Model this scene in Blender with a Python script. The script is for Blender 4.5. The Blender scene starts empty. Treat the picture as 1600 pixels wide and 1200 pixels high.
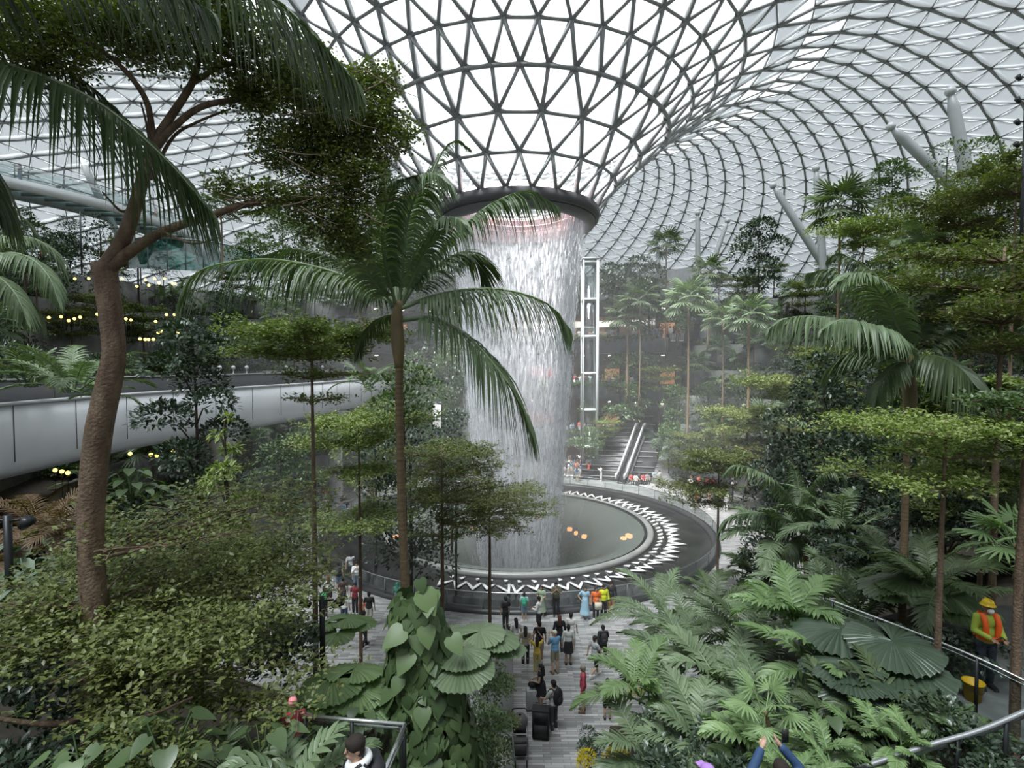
import bpy, math, random
import numpy as np
from mathutils import Vector, Matrix
PI = math.pi
rad = math.radians
COL = bpy.context.scene.collection

# ------------------------------------------------------------------ camera, sky, exposure
FPX, HC, TH = 820.0, 12.5, rad(2.03)
cd = bpy.data.cameras.new('camera'); cam = bpy.data.objects.new('camera', cd); COL.objects.link(cam)
cam.location = (0, 0, HC); cam.rotation_euler = (rad(90) - TH, 0, 0)
cd.sensor_width = 36; cd.lens = 36 * FPX / 1600; cd.clip_end = 800; cd.clip_start = 0.05
bpy.context.scene.camera = cam
w = bpy.data.worlds.new('overcast'); bpy.context.scene.world = w; w.use_nodes = True
nt = w.node_tree; bg = nt.nodes['Background']
tc = nt.nodes.new('ShaderNodeTexCoord'); sx = nt.nodes.new('ShaderNodeSeparateXYZ'); cr = nt.nodes.new('ShaderNodeValToRGB')
nt.links.new(tc.outputs['Generated'], sx.inputs[0]); nt.links.new(sx.outputs['Z'], cr.inputs[0]); nt.links.new(cr.outputs[0], bg.inputs[0])
cr.color_ramp.elements[0].position = 0.0; cr.color_ramp.elements[0].color = (.90, .93, .96, 1)
cr.color_ramp.elements[1].position = 0.8; cr.color_ramp.elements[1].color = (1.0, .995, .985, 1)
bg.inputs[1].default_value = 1.05
sl = bpy.data.lights.new('sun', 'SUN'); sun = bpy.data.objects.new('sun', sl); COL.objects.link(sun)
sl.energy = 16.5; sl.angle = rad(28); sl.color = (1, .985, .95); sun.rotation_euler = (rad(20), rad(-14), 0)
sc = bpy.context.scene
sc.view_settings.view_transform = 'Standard'; sc.view_settings.look = 'None'
sc.view_settings.exposure = 0.68; sc.view_settings.gamma = 1.0; sc.view_settings.use_curve_mapping = False
sc.cycles.max_bounces = 7; sc.cycles.diffuse_bounces = 3; sc.cycles.glossy_bounces = 3
sc.cycles.transparent_max_bounces = 14; sc.cycles.caustics_reflective = False; sc.cycles.caustics_refractive = False
sc.cycles.use_adaptive_sampling = True; sc.cycles.adaptive_threshold = 0.03
sc.cycles.use_denoising = True

# ------------------------------------------------------------------ pixel helpers (photo frame 1600x1200)
_c, _s = math.cos(TH), math.sin(TH)
def P(px, py, Y):
    d = FPX * _c + (600 - py) * _s
    return Vector(((px - 800) * Y / d, Y, HC + Y * ((600 - py) * _c - FPX * _s) / d))
def G(px, py, z=0.0):
    v = 600 - py
    Y = (z - HC) * (FPX * _c + v * _s) / (v * _c - FPX * _s)
    return P(px, py, Y)
CX, CY = 0.45, 40.6

# ------------------------------------------------------------------ mesh helpers
def build(name, V, F, mat=None, parent=None, smooth=False, rnd=None, loc=None, F4=None, uv=None):
    """one mesh object from vertex array and face list(s)"""
    me = bpy.data.meshes.new(name)
    V = np.asarray(V, dtype=np.float32).reshape(-1, 3)
    arrs = []
    for A in (F, F4):
        if A is None: continue
        if isinstance(A, np.ndarray):
            if len(A): arrs.append(A)
        elif len(A):
            by = {}
            for f in A: by.setdefault(len(f), []).append(f)
            for k in by: arrs.append(np.array(by[k]))
    nl = sum(a.size for a in arrs); nf = sum(len(a) for a in arrs)
    me.vertices.add(len(V)); me.vertices.foreach_set('co', V.ravel())
    me.loops.add(nl); me.loops.foreach_set('vertex_index', np.concatenate([a.ravel() for a in arrs]).astype(np.int32))
    me.polygons.add(nf)
    tot = np.concatenate([np.full(len(a), a.shape[1]) for a in arrs]).astype(np.int32)
    st = np.concatenate([[0], np.cumsum(tot)[:-1]]).astype(np.int32)
    me.polygons.foreach_set('loop_start', st)
    me.update(calc_edges=True)
    if smooth: me.polygons.foreach_set('use_smooth', np.ones(nf, dtype=bool))
    if rnd is not None:
        at = me.attributes.new('rnd', 'FLOAT', 'POINT'); at.data.foreach_set('value', np.asarray(rnd, dtype=np.float32))
    me.validate()
    if mat:
        for m in (mat if isinstance(mat, (list, tuple)) else [mat]): me.materials.append(m)
    o = bpy.data.objects.new(name, me); COL.objects.link(o)
    if parent: o.parent = parent
    if loc is not None: o.location = loc
    return o
class MB:
    """collects pieces into ONE mesh"""
    def __init__(s): s.V = []; s.F = []; s.n = 0
    def add(s, V, F):
        V = np.asarray(V, dtype=float).reshape(-1, 3)
        s.V.append(V); s.F += [tuple(int(i) + s.n for i in f) for f in F]; s.n += len(V); return s
    def box(s, c, d, M=None):
        x, y, z = d[0] / 2, d[1] / 2, d[2] / 2
        V = np.array([(-x,-y,-z),(x,-y,-z),(x,y,-z),(-x,y,-z),(-x,-y,z),(x,-y,z),(x,y,z),(-x,y,z)])
        if M is not None: V = V @ np.array(M.to_3x3()).T
        return s.add(V + np.array(c), [(0,3,2,1),(4,5,6,7),(0,1,5,4),(1,2,6,5),(2,3,7,6),(3,0,4,7)])
    def bar(s, a, b, w, h, up=(0,0,1)):
        a = np.array(a, float); b = np.array(b, float); t = b - a; t /= np.linalg.norm(t) + 1e-9
        sd = np.cross(t, up); n = np.linalg.norm(sd)
        sd = np.array((1.,0,0)) if n < 1e-6 else sd / n
        u = np.cross(sd, t); q = []
        for p in (a, b):
            for i, j in ((-1,-1),(1,-1),(1,1),(-1,1)): q.append(p + sd*i*w/2 + u*j*h/2)
        return s.add(q, [(0,1,2,3),(7,6,5,4),(0,4,5,1),(1,5,6,2),(2,6,7,3),(3,7,4,0)])
    def tube(s, pts, r, n=8, cap=True):
        V, F = tube(pts, r, n, cap); return s.add(V, F)
    def lathe(s, prof, n=24, c=(0,0,0), a0=0, a1=2*PI):
        full = abs(a1 - a0 - 2*PI) < 1e-6; m = n if full else n + 1
        A = a0 + (a1 - a0) * np.arange(m) / n
        V = [(c[0] + r*math.cos(a), c[1] + r*math.sin(a), c[2] + z) for a in A for r, z in prof]
        k = len(prof); F = []
        for i in range(n):
            for j in range(k - 1):
                p = i*k + j; q = ((i+1) % m)*k + j
                F.append((p, q, q+1, p+1))
        return s.add(V, F)
    def prism(s, poly, z0, z1):
        n = len(poly); V = [(x, y, z0) for x, y in poly] + [(x, y, z1) for x, y in poly]
        return s.add(V, [tuple(range(n))[::-1], tuple(range(n, 2*n))] + [(i, (i+1) % n, n + (i+1) % n, n + i) for i in range(n)])
    def sphere(s, c, r, n=8, m=6):
        if not hasattr(r, '__len__'): r = (r, r, r)
        V = []; F = []
        for j in range(m + 1):
            t = PI * j / m
            for i in range(n):
                a = 2*PI*i/n; V.append((c[0] + r[0]*math.sin(t)*math.cos(a), c[1] + r[1]*math.sin(t)*math.sin(a), c[2] + r[2]*math.cos(t)))
        for j in range(m):
            for i in range(n): F.append((j*n+i, (j+1)*n+i, (j+1)*n+(i+1)%n, j*n+(i+1)%n))
        return s.add(V, F)
    def obj(s, name, mat, parent=None, smooth=False, loc=None):
        return build(name, np.concatenate(s.V), s.F, mat, parent, smooth, loc=loc)
def tube(pts, r, n=8, cap=True):
    p = np.array([tuple(q) for q in pts], float); m = len(p)
    r = np.full(m, float(r)) if not hasattr(r, '__len__') else np.interp(np.linspace(0,1,m), np.linspace(0,1,len(r)), r)
    t = np.gradient(p, axis=0); t /= np.linalg.norm(t, axis=1)[:,None] + 1e-9
    ref = np.array((0.,0.,1.)) if abs(t[:,2]).mean() < .8 else np.array((0.,1.,0.))
    s = np.cross(t, ref); s /= np.linalg.norm(s, axis=1)[:,None] + 1e-9; u = np.cross(s, t)
    A = 2*PI*np.arange(n)/n
    V = p[:,None,:] + r[:,None,None]*(np.cos(A)[None,:,None]*s[:,None,:] + np.sin(A)[None,:,None]*u[:,None,:])
    V = V.reshape(-1,3); F = []
    for i in range(m-1):
        for j in range(n): F.append((i*n+j, i*n+(j+1)%n, (i+1)*n+(j+1)%n, (i+1)*n+j))
    if cap: F += [tuple(range(n))[::-1], tuple(range((m-1)*n, m*n))]
    return V, F
def spline(pts, n):
    """Catmull-Rom through points"""
    p = np.array([tuple(q) for q in pts], float); k = len(p)
    if k == 2: return p[0] + (p[1]-p[0])*np.linspace(0,1,n)[:,None]
    e = np.vstack([2*p[0]-p[1], p, 2*p[-1]-p[-2]]); out = []
    for t in np.linspace(0, k-1-1e-6, n):
        i = int(t); f = t - i; a, b, c_, d = e[i], e[i+1], e[i+2], e[i+3]
        out.append(.5*((2*b) + (c_-a)*f + (2*a-5*b+4*c_-d)*f*f + (3*b-a-3*c_+d)*f**3))
    return np.array(out)
def empty(name, loc=(0,0,0), rz=0.0, label=None, cat=None, group=None):
    o = bpy.data.objects.new(name, None); COL.objects.link(o); o.location = loc; o.rotation_euler.z = rz
    if label: tag(o, label, cat, group)
    return o
def tag(o, label, cat, group=None, kind=None):
    if label: o['label'] = label
    if cat: o['category'] = cat
    if group: o['group'] = group
    if kind: o['kind'] = kind
    return o
def struct(o, label=None, cat=None):
    o['kind'] = 'structure'
    if label: o['label'] = label
    if cat: o['category'] = cat
    return o
def copy_tree(o, parent=None):
    c = o.copy(); COL.objects.link(c)
    if parent is not None:
        mi = o.matrix_parent_inverse.copy(); c.parent = parent; c.matrix_parent_inverse = mi
    for ch in o.children: copy_tree(ch, c)
    return c

# ------------------------------------------------------------------ materials
MATS = {}
def mat(name, col, rough=.6, metal=0., spec=.5, noise=None, bump=None, emit=None, transl=0., alpha=None, sc_=None, coat=0.):
    """procedural principled material. noise=(scale, other colour), bump=(scale, strength)"""
    if name in MATS: return MATS[name]
    m = bpy.data.materials.new(name); m.use_nodes = True; N = m.node_tree.nodes; L = m.node_tree.links
    b = N['Principled BSDF']; b.inputs['Base Color'].default_value = (*col, 1); b.inputs['Roughness'].default_value = rough
    b.inputs['Metallic'].default_value = metal; b.inputs['Specular IOR Level'].default_value = spec
    if coat: b.inputs['Coat Weight'].default_value = coat
    co = N.new('ShaderNodeTexCoord').outputs['Object']
    if noise:
        t = N.new('ShaderNodeTexNoise'); t.inputs['Scale'].default_value = noise[0]; t.inputs['Detail'].default_value = 5
        L.new(co, t.inputs['Vector'])
        if sc_:
            mp = N.new('ShaderNodeMapping'); mp.inputs['Scale'].default_value = sc_; L.new(co, mp.inputs[0]); L.new(mp.outputs[0], t.inputs['Vector'])
        r = N.new('ShaderNodeValToRGB'); r.color_ramp.elements[0].position = .35; r.color_ramp.elements[1].position = .65
        r.color_ramp.elements[0].color = (*col, 1); r.color_ramp.elements[1].color = (*noise[1], 1)
        L.new(t.outputs[0], r.inputs[0]); L.new(r.outputs[0], b.inputs['Base Color'])
    if bump:
        t = N.new('ShaderNodeTexNoise'); t.inputs['Scale'].default_value = bump[0]; L.new(co, t.inputs['Vector'])
        bp = N.new('ShaderNodeBump'); bp.inputs['Strength'].default_value = bump[1]; bp.inputs['Distance'].default_value = .05
        L.new(t.outputs[0], bp.inputs['Height']); L.new(bp.outputs[0], b.inputs['Normal'])
    if emit:
        b.inputs['Emission Color'].default_value = (*emit[0], 1); b.inputs['Emission Strength'].default_value = emit[1]
    if alpha is not None: b.inputs['Alpha'].default_value = alpha
    MATS[name] = m; return m
def leafmat(name, c0, c1, rough=.45, transl=.25, spec=.4, under=None):
    """leaf: colour varies leaf by leaf between c0 and c1, light passes through"""
    m = bpy.data.materials.new(name); m.use_nodes = True; N = m.node_tree.nodes; L = m.node_tree.links
    b = N['Principled BSDF']; out = N['Material Output']
    a = N.new('ShaderNodeAttribute'); a.attribute_name = 'rnd'
    oi = N.new('ShaderNodeObjectInfo'); ad = N.new('ShaderNodeMath'); ad.operation = 'MULTIPLY_ADD'; ad.inputs[1].default_value = .3
    L.new(oi.outputs['Random'], ad.inputs[0])
    ml = N.new('ShaderNodeMath'); ml.operation = 'MULTIPLY'; ml.inputs[1].default_value = .8; L.new(a.outputs['Fac'], ml.inputs[0]); L.new(ml.outputs[0], ad.inputs[2])
    r = N.new('ShaderNodeValToRGB'); r.color_ramp.elements[0].color = (*c0, 1); r.color_ramp.elements[1].color = (*c1, 1)
    L.new(ad.outputs[0], r.inputs[0]); L.new(r.outputs[0], b.inputs['Base Color'])
    b.inputs['Roughness'].default_value = rough; b.inputs['Specular IOR Level'].default_value = spec
    t = N.new('ShaderNodeBsdfTranslucent'); mx = N.new('ShaderNodeMixShader'); mx.inputs[0].default_value = transl
    hs = N.new('ShaderNodeMixRGB'); hs.blend_type = 'MULTIPLY'; hs.inputs[0].default_value = 1; hs.inputs[2].default_value = (1.5, 1.9, .6, 1)
    L.new(r.outputs[0], hs.inputs[1]); L.new(hs.outputs[0], t.inputs[0])
    L.new(b.outputs[0], mx.inputs[1]); L.new(t.outputs[0], mx.inputs[2]); L.new(mx.outputs[0], out.inputs[0])
    MATS[name] = m; return m
def glassmat(name, tint=(.9,.95,.93), gloss=.08, rough=.02, diffuse=0., dcol=(.8,.85,.85)):
    """thin pane: mostly see-through, a little mirror, optionally a little milky"""
    m = bpy.data.materials.new(name); m.use_nodes = True; N = m.node_tree.nodes; L = m.node_tree.links; N.clear()
    out = N.new('ShaderNodeOutputMaterial'); t = N.new('ShaderNodeBsdfTransparent'); t.inputs[0].default_value = (*tint, 1)
    g = N.new('ShaderNodeBsdfGlossy'); g.inputs['Roughness'].default_value = rough; mx = N.new('ShaderNodeMixShader')
    fr = N.new('ShaderNodeLayerWeight'); fr.inputs[0].default_value = .25
    ml = N.new('ShaderNodeMath'); ml.operation = 'MULTIPLY_ADD'; ml.inputs[1].default_value = .35; ml.inputs[2].default_value = gloss
    L.new(fr.outputs['Fresnel'], ml.inputs[0]); L.new(ml.outputs[0], mx.inputs[0]); L.new(t.outputs[0], mx.inputs[1]); L.new(g.outputs[0], mx.inputs[2])
    last = mx
    if diffuse:
        d = N.new('ShaderNodeBsdfDiffuse'); d.inputs[0].default_value = (*dcol, 1); tr = N.new('ShaderNodeBsdfTranslucent'); tr.inputs[0].default_value = (*dcol, 1)
        m2 = N.new('ShaderNodeMixShader'); L.new(d.outputs[0], m2.inputs[1]); L.new(tr.outputs[0], m2.inputs[2]); m2.inputs[0].default_value = .6
        m3 = N.new('ShaderNodeMixShader'); m3.inputs[0].default_value = diffuse; L.new(mx.outputs[0], m3.inputs[1]); L.new(m2.outputs[0], m3.inputs[2]); last = m3
    L.new(last.outputs[0], out.inputs[0]); MATS[name] = m; return m

M_STEEL = mat('painted_steel', (.25,.26,.27), .45, .3)
M_BEAM = mat('roof_steel', (.40,.41,.42), .5, .1)
M_DARKSTEEL = mat('dark_steel', (.03,.032,.035), .4, .4)
M_BRUSH = mat('brushed_steel', (.62,.63,.64), .25, .9)
M_WHITEP = mat('white_paint', (.55,.57,.58), .4)
M_CONC = mat('concrete', (.13,.13,.13), .8, noise=(1.2,(.20,.20,.19)), bump=(8,.3))
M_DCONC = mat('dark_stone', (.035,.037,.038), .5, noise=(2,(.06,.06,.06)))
M_SOIL = mat('soil', (.025,.02,.014), .95, noise=(3,(.05,.04,.028)))
M_GLASS = glassmat('clear_glass')
M_PANE = glassmat('roof_glass', (.93,.97,1.0), .05)
M_SHADE = glassmat('fritted_shade', (.36,.375,.385), .01, .4, .50, (.13,.14,.145))
M_RAILG = glassmat('rail_glass', (.80,.86,.86), .12)
# ------------------------------------------------------------------ the roof: a gridshell funnel round the oculus
PR = [(5.9,24.1),(7.35,25.9),(9.1,27.55),(11.0,29.2),(12.6,30.7),(14.1,31.7),(15.8,32.8),(17.6,33.6),(19.6,34.2),(21.8,34.45),(24.1,34.4)]
_r = 24.1
prz = [(24.1,34.4),(29.5,33.3),(35,31.6),(40,29.6),(46,26.7),(52,22.9),(58,18.3),(64,12.4),(68,7.6),(71,3.0),(73,-.5)]
while _r < 72.5:
    z0 = np.interp(_r, [a for a,b in prz], [b for a,b in prz]); z1 = np.interp(_r+.5, [a for a,b in prz], [b for a,b in prz])
    _r += 2.05 / math.hypot(1, (z1-z0)/.5); PR.append((_r, float(np.interp(_r, [a for a,b in prz], [b for a,b in prz]))))
NR = []; OFF = []; n, off = 22, .5
for k, (r, z) in enumerate(PR):
    if k == 3: n = 44; off = OFF[-1]*2
    elif k > 3 and r > 19 and n == 44: n = 88; off = OFF[-1]*2
    elif k and k != 3: off += .5
    NR.append(n); OFF.append(off)
PHI0 = -PI/2
RV = []
for k, (r, z) in enumerate(PR):
    RV.append([np.array((CX + r*math.cos(PHI0 + 2*PI*(i+OFF[k])/NR[k]), CY + r*math.sin(PHI0 + 2*PI*(i+OFF[k])/NR[k]), z)) for i in range(NR[k])])
tris = []; edges = []     # (a, b, kind)
def idx(k, i): return (k, i % NR[k])
for k in range(len(PR)):
    for i in range(NR[k]): edges.append((idx(k,i), idx(k,i+1), 'ring'))
    if k + 1 == len(PR): break
    if NR[k+1] == NR[k]:
        for i in range(NR[k]):
            # next row shifted by +.5: vertex i of the next row sits between i and i+1
            edges.append((idx(k,i), idx(k+1,i), 'a')); edges.append((idx(k,i), idx(k+1,i-1), 'b'))
            tris.append((idx(k,i), idx(k,i+1), idx(k+1,i))); tris.append((idx(k,i), idx(k+1,i), idx(k+1,i-1)))
    else:
        for i in range(NR[k]):
            f = 2*i
            edges += [(idx(k,i), idx(k+1,f), 'a'), (idx(k,i), idx(k+1,f-1), 'b'), (idx(k,i), idx(k+1,f+1), 'a')]
            tris += [(idx(k,i), idx(k+1,f), idx(k+1,f-1)), (idx(k,i), idx(k+1,f+1), idx(k+1,f)), (idx(k,i), idx(k,i+1), idx(k+1,f+1))]
def rv(a): return RV[a[0]][a[1]]
def rnorm(k):
    a = PR[max(k-1,0)]; b = PR[min(k+1,len(PR)-1)]; t = (b[0]-a[0], b[1]-a[1]); l = math.hypot(*t); return (-t[1]/l, t[0]/l)
def nrm(a):
    nr, nz = rnorm(a[0]); v = rv(a); d = np.array((v[0]-CX, v[1]-CY)); d /= np.linalg.norm(d)
    return np.array((d[0]*nr, d[1]*nr, nz))
thick = MB(); thin = MB()
for a, b, kd in edges:
    k = min(a[0], b[0]); up = nrm(a) + nrm(b)
    if k < 7: w_, h_ = (.17, .30) if k >= 4 else (.20, .34)
    elif kd == 'a': w_, h_ = .13, .40
    elif kd == 'b': w_, h_ = .07, .20
    else: w_, h_ = .07, .18
    if k == 3 and kd == 'ring': w_, h_ = .24, .4
    (thick if (k < 7 or kd == 'a') else thin).bar(rv(a), rv(b), w_, h_, up)
roof = empty('ceiling', (CX, CY, 0)); struct(roof, 'domed glass and steel gridshell roof dipping into a funnel', 'roof')
def inroof(o): o.location = (-CX, -CY, 0); return o
inroof(thick.obj('main_beams', M_BEAM, roof)); inroof(thin.obj('cross_beams', M_BEAM, roof))
pv = []; sv = []
rr = random.Random(3)
for t in tris:
    p = [rv(q) for q in t]; k = min(q[0] for q in t); nn = sum(nrm(q) for q in t); nn /= np.linalg.norm(nn)
    pv.append([q + nn*.12 for q in p])
    if k >= 6:
        c = sum(p)/3; f = .945
        if k in (6, 7, 8) and rr.random() < .5: continue
        q = [c + (x-c)*f for x in p]; m = c - nn*.30
        # pillow-shaped shade cloth: the centre hangs lower than its corners
        sv.append([q[0]-nn*.02, q[1]-nn*.02, q[2]-nn*.02, (q[0]+q[1])/2-nn*.17, (q[1]+q[2])/2-nn*.17, (q[2]+q[0])/2-nn*.17])
pv = np.array(pv); n3 = len(pv)
inroof(build('glass_panes', pv.reshape(-1,3), np.arange(n3*3).reshape(-1,3), M_PANE, roof))
sv = np.array(sv); n6 = len(sv); b6 = np.arange(n6)[:,None]*6
inroof(build('shade_cloths', sv.reshape(-1,3), np.concatenate([b6+np.array([0,3,5]), b6+np.array([3,1,4]), b6+np.array([5,4,2]), b6+np.array([3,4,5])]), M_SHADE, roof))

# ------------------------------------------------------------------ oculus ring
oc = empty('oculus_ring', (CX, CY, 22.95), 0, 'grey steel ring where the glass funnel ends and the water drops', 'ring')
MB().lathe([(6.15,1.2),(6.2,.9),(6.1,.45),(5.85,.4),(5.85,.48),(6.0,1.2),(6.15,1.2)], 96).obj('upper_band', mat('ring_grey', (.11,.11,.115), .5, .2), oc, True)
MB().lathe([(5.85,.42),(5.8,.1),(5.45,-.05),(5.15,-.02),(5.12,.3),(5.5,.42),(5.85,.42)], 96).obj('lower_band', mat('ring_grey2', (.16,.16,.165), .5, .2), oc, True)
m_ro = mat('rose_ring', (.85,.60,.55), .3, noise=(.8,(.80,.62,.68)))  # rose tone mottled with lilac for the rings inside the oculus
MB().lathe([(5.12,.1),(5.0,.1),(4.95,.9),(4.8,1.5),(4.4,1.9),(4.4,2.0),(5.0,1.95),(5.15,1.2),(5.12,.1)], 96).obj('water_lip', m_ro, oc, True)
tr_ = MB()
for rr_, zz in ((4.75,1.0),(4.5,1.35),(4.2,1.75)):
    tr_.tube([(rr_*math.cos(a), rr_*math.sin(a), zz) for a in np.linspace(0, 2*PI, 65)], .05, 6, False)
tr_.obj('water_pipe', m_ro, oc, True)

# ------------------------------------------------------------------ waterfall
def fallr(z): return float(np.interp(z, [-7, -3, 0, 4, 9, 14, 18, 21, 23.2, 24.2], [2.5, 2.75, 3.0, 3.3, 3.7, 4.1, 4.4, 4.7, 5.05, 4.95]))
def watermat(name, thr, col=(.86,.88,.93), sxy=6., sz=.35, hard=.18):
    m = bpy.data.materials.new(name); m.use_nodes = True; N = m.node_tree.nodes; L = m.node_tree.links; N.clear()
    out = N.new('ShaderNodeOutputMaterial'); co = N.new('ShaderNodeTexCoord'); mp = N.new('ShaderNodeMapping'); mp.inputs['Scale'].default_value = (sxy, sxy, sz)
    L.new(co.outputs['Object'], mp.inputs[0]); t = N.new('ShaderNodeTexNoise'); t.inputs['Scale'].default_value = 1.; t.inputs['Detail'].default_value = 5; t.inputs['Roughness'].default_value = .65
    L.new(mp.outputs[0], t.inputs[0]); r = N.new('ShaderNodeMapRange'); r.inputs[1].default_value = thr; r.inputs[2].default_value = thr + hard; r.inputs[4].default_value = .85
    L.new(t.outputs[0], r.inputs[0])
    d = N.new('ShaderNodeBsdfDiffuse'); d.inputs[0].default_value = (*col, 1); tl = N.new('ShaderNodeBsdfTranslucent'); tl.inputs[0].default_value = (*col, 1)
    m1 = N.new('ShaderNodeMixShader'); m1.inputs[0].default_value = .5; L.new(d.outputs[0], m1.inputs[1]); L.new(tl.outputs[0], m1.inputs[2])
    tp = N.new('ShaderNodeBsdfTransparent'); m2 = N.new('ShaderNodeMixShader'); L.new(r.outputs[0], m2.inputs[0]); L.new(tp.outputs[0], m2.inputs[1]); L.new(m1.outputs[0], m2.inputs[2])
    L.new(m2.outputs[0], out.inputs[0]); return m
M_WAT = watermat('falling_water', .46, hard=.22); M_WAT2 = watermat('dense_water', .40, sxy=3.5, sz=.22, hard=.3)
M_DROP = mat('water_drops', (.88,.90,.95), .3, spec=.6)
wf = empty('waterfall', (CX, CY, 0), 0, 'tall round curtain of white water falling from the glass funnel', 'waterfall')
zs = np.linspace(24.0, -6.5, 40)
MB().lathe([(fallr(z), z) for z in zs], 96).obj('water_curtain', M_WAT, wf, True)
MB().lathe([(fallr(z)-.25, z) for z in zs], 96).obj('inner_curtain', M_WAT, wf, True)
# dense ropes of water where the curtain is gathered
def rope(a0, a1, zt, zb, off):
    MB().lathe([(fallr(z)+off, z) for z in np.linspace(zt, zb, 24)], 16, a0=a0, a1=a1).obj('water_rope', M_WAT2, wf, True)
rope(rad(-48), rad(-14), 15, -6.5, .08); rope(rad(-40), rad(-22), 12, -6.5, .2); rope(rad(-165), rad(-125), 17, -6.5, .1); rope(rad(-120), rad(-60), 8, -6.5, .12)
rg = np.random.default_rng(5); nS = 30000
ang = rg.uniform(0, 2*PI, nS); k_ = rg.random(nS) < .3; ang[k_] = rg.normal(rad(-32), .17, k_.sum()); k2 = (~k_) & (rg.random(nS) < .15); ang[k2] = rg.normal(rad(-140), .2, k2.sum())
zt = 24.2 - 30*rg.random(nS)**.85; ln = rg.uniform(.12, .75, nS); wd = rg.uniform(.006, .016, nS)
r0 = np.array([fallr(z) for z in zt]) + rg.normal(0, .10, nS)*(1 + (24-zt)*.05)
r1 = r0 + np.array([fallr(z-l) - fallr(z) for z, l in zip(zt, ln)])
ca, sa = np.cos(ang), np.sin(ang); V = np.zeros((nS, 6, 3))
for j, (rj, zj) in enumerate(((r0, zt), (r1, zt-ln))):
    for q in range(3):
        aa = 2*PI*q/3; V[:, j*3+q, 0] = rj*ca + wd*np.cos(aa); V[:, j*3+q, 1] = rj*sa + wd*np.sin(aa); V[:, j*3+q, 2] = zj
b_ = np.arange(nS)[:,None]*6
o = build('water_streaks', V.reshape(-1,3), np.concatenate([b_+np.array([0,1,4,3]), b_+np.array([1,2,5,4]), b_+np.array([2,0,3,5])]), M_DROP, wf); o['kind'] = 'stuff'
nD = 9000      # spray drops drifting off the curtain
zz = rg.uniform(-4, 23, nD); aa = rg.uniform(0, 2*PI, nD); rr_ = np.array([fallr(z) for z in zz]) + rg.normal(0, .35, nD) + np.abs(rg.normal(0, .9, nD))*np.clip((9-zz)/12, 0, 1)
cc = np.stack([rr_*np.cos(aa), rr_*np.sin(aa), zz], 1); s_ = rg.uniform(.008, .022, nD)
T = np.array([(1,0,-.5),(-.5,.87,-.5),(-.5,-.87,-.5),(0,0,1.3)]); V = cc[:,None,:] + T[None]*s_[:,None,None]; b_ = np.arange(nD)[:,None]*4
o = build('spray_drops', V.reshape(-1,3), np.concatenate([b_+np.array(q) for q in ([0,2,1],[0,1,3],[1,2,3],[2,0,3])]), M_DROP, wf); o['kind'] = 'stuff'

# ------------------------------------------------------------------ basin, channel and floor
def brickmat(name, c1, c2, mortar, sx, sy, rough=.5, rot=0.):
    m = bpy.data.materials.new(name); m.use_nodes = True; N = m.node_tree.nodes; L = m.node_tree.links; b = N['Principled BSDF']
    co = N.new('ShaderNodeTexCoord'); mp = N.new('ShaderNodeMapping'); mp.inputs['Rotation'].default_value = (0,0,rot); L.new(co.outputs['Object'], mp.inputs[0])
    br = N.new('ShaderNodeTexBrick'); br.inputs['Color1'].default_value = (*c1,1); br.inputs['Color2'].default_value = (*c2,1); br.inputs['Mortar'].default_value = (*mortar,1)
    br.inputs['Scale'].default_value = 1; br.inputs['Brick Width'].default_value = sx; br.inputs['Row Height'].default_value = sy; br.inputs['Mortar Size'].default_value = .006; br.inputs['Bias'].default_value = 0
    br.offset = .37; L.new(mp.outputs[0], br.inputs['Vector'])
    ns = N.new('ShaderNodeTexNoise'); ns.inputs['Scale'].default_value = .5; ns.inputs['Detail'].default_value = 4; L.new(co.outputs['Object'], ns.inputs['Vector'])
    mx = N.new('ShaderNodeMixRGB'); mx.blend_type = 'MULTIPLY'; mx.inputs[0].default_value = .6; L.new(br.outputs[0], mx.inputs[1]); L.new(ns.outputs[0], mx.inputs[2])
    rr = N.new('ShaderNodeValToRGB'); rr.color_ramp.elements[0].color = (.75,.75,.75,1); rr.color_ramp.elements[1].color = (1.4,1.4,1.4,1); L.new(ns.outputs[0], rr.inputs[0]); L.new(rr.outputs[0], mx.inputs[2])
    L.new(mx.outputs[0], b.inputs['Base Color']); b.inputs['Roughness'].default_value = rough
    MATS[name] = m; return m
M_PAVE = brickmat('plaza_paving', (.19,.188,.187), (.46,.455,.45), (.08,.08,.08), .62, .115, .38)
M_WET = mat('wet_channel', (.012,.013,.013), .12, spec=.6, noise=(.7,(.03,.03,.03)), bump=(14,.12))
o = MB()
# floor ring outside the channel out to the hills
n_ = 96; ra = [14.7, 20, 30, 45, 72]; V = []; F = []
for i in range(n_):
    a = 2*PI*i/n_
    for r in ra: V.append((CX + r*math.cos(a), CY + r*math.sin(a), 0))
for i in range(n_):
    for j in range(len(ra)-1):
        p = i*len(ra)+j; q = ((i+1)%n_)*len(ra)+j; F.append((p, q, q+1, p+1))
struct(build('floor', V, F, M_PAVE), 'grey stone paving of long thin slabs round the pool', 'floor')
MB().box((0, 20, -8.3), (300, 300, .2)).obj('ground', M_SOIL)['kind'] = 'structure'
ch = empty('pool_surround', (CX, CY, 0), 0, 'black wet stone ring around the round pool', 'pool')
struct(MB().lathe([(10.2,.02),(11,.0),(12.5,-.02),(14.2,-.03),(14.25,.16),(14.75,.16),(14.75,-.3),(10.2,-.3)], 128).obj('wet_stone', M_WET, ch, False))
MB().lathe([(14.2,-.02),(14.2,.17),(14.4,.2),(14.75,.2),(14.78,-.02)], 128).obj('kerb', mat('dark_kerb', (.04,.04,.042), .35), ch, False)
bs = empty('funnel_basin', (CX, CY, 0), 0, 'round clear acrylic basin that swallows the falling water', 'pool')
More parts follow.
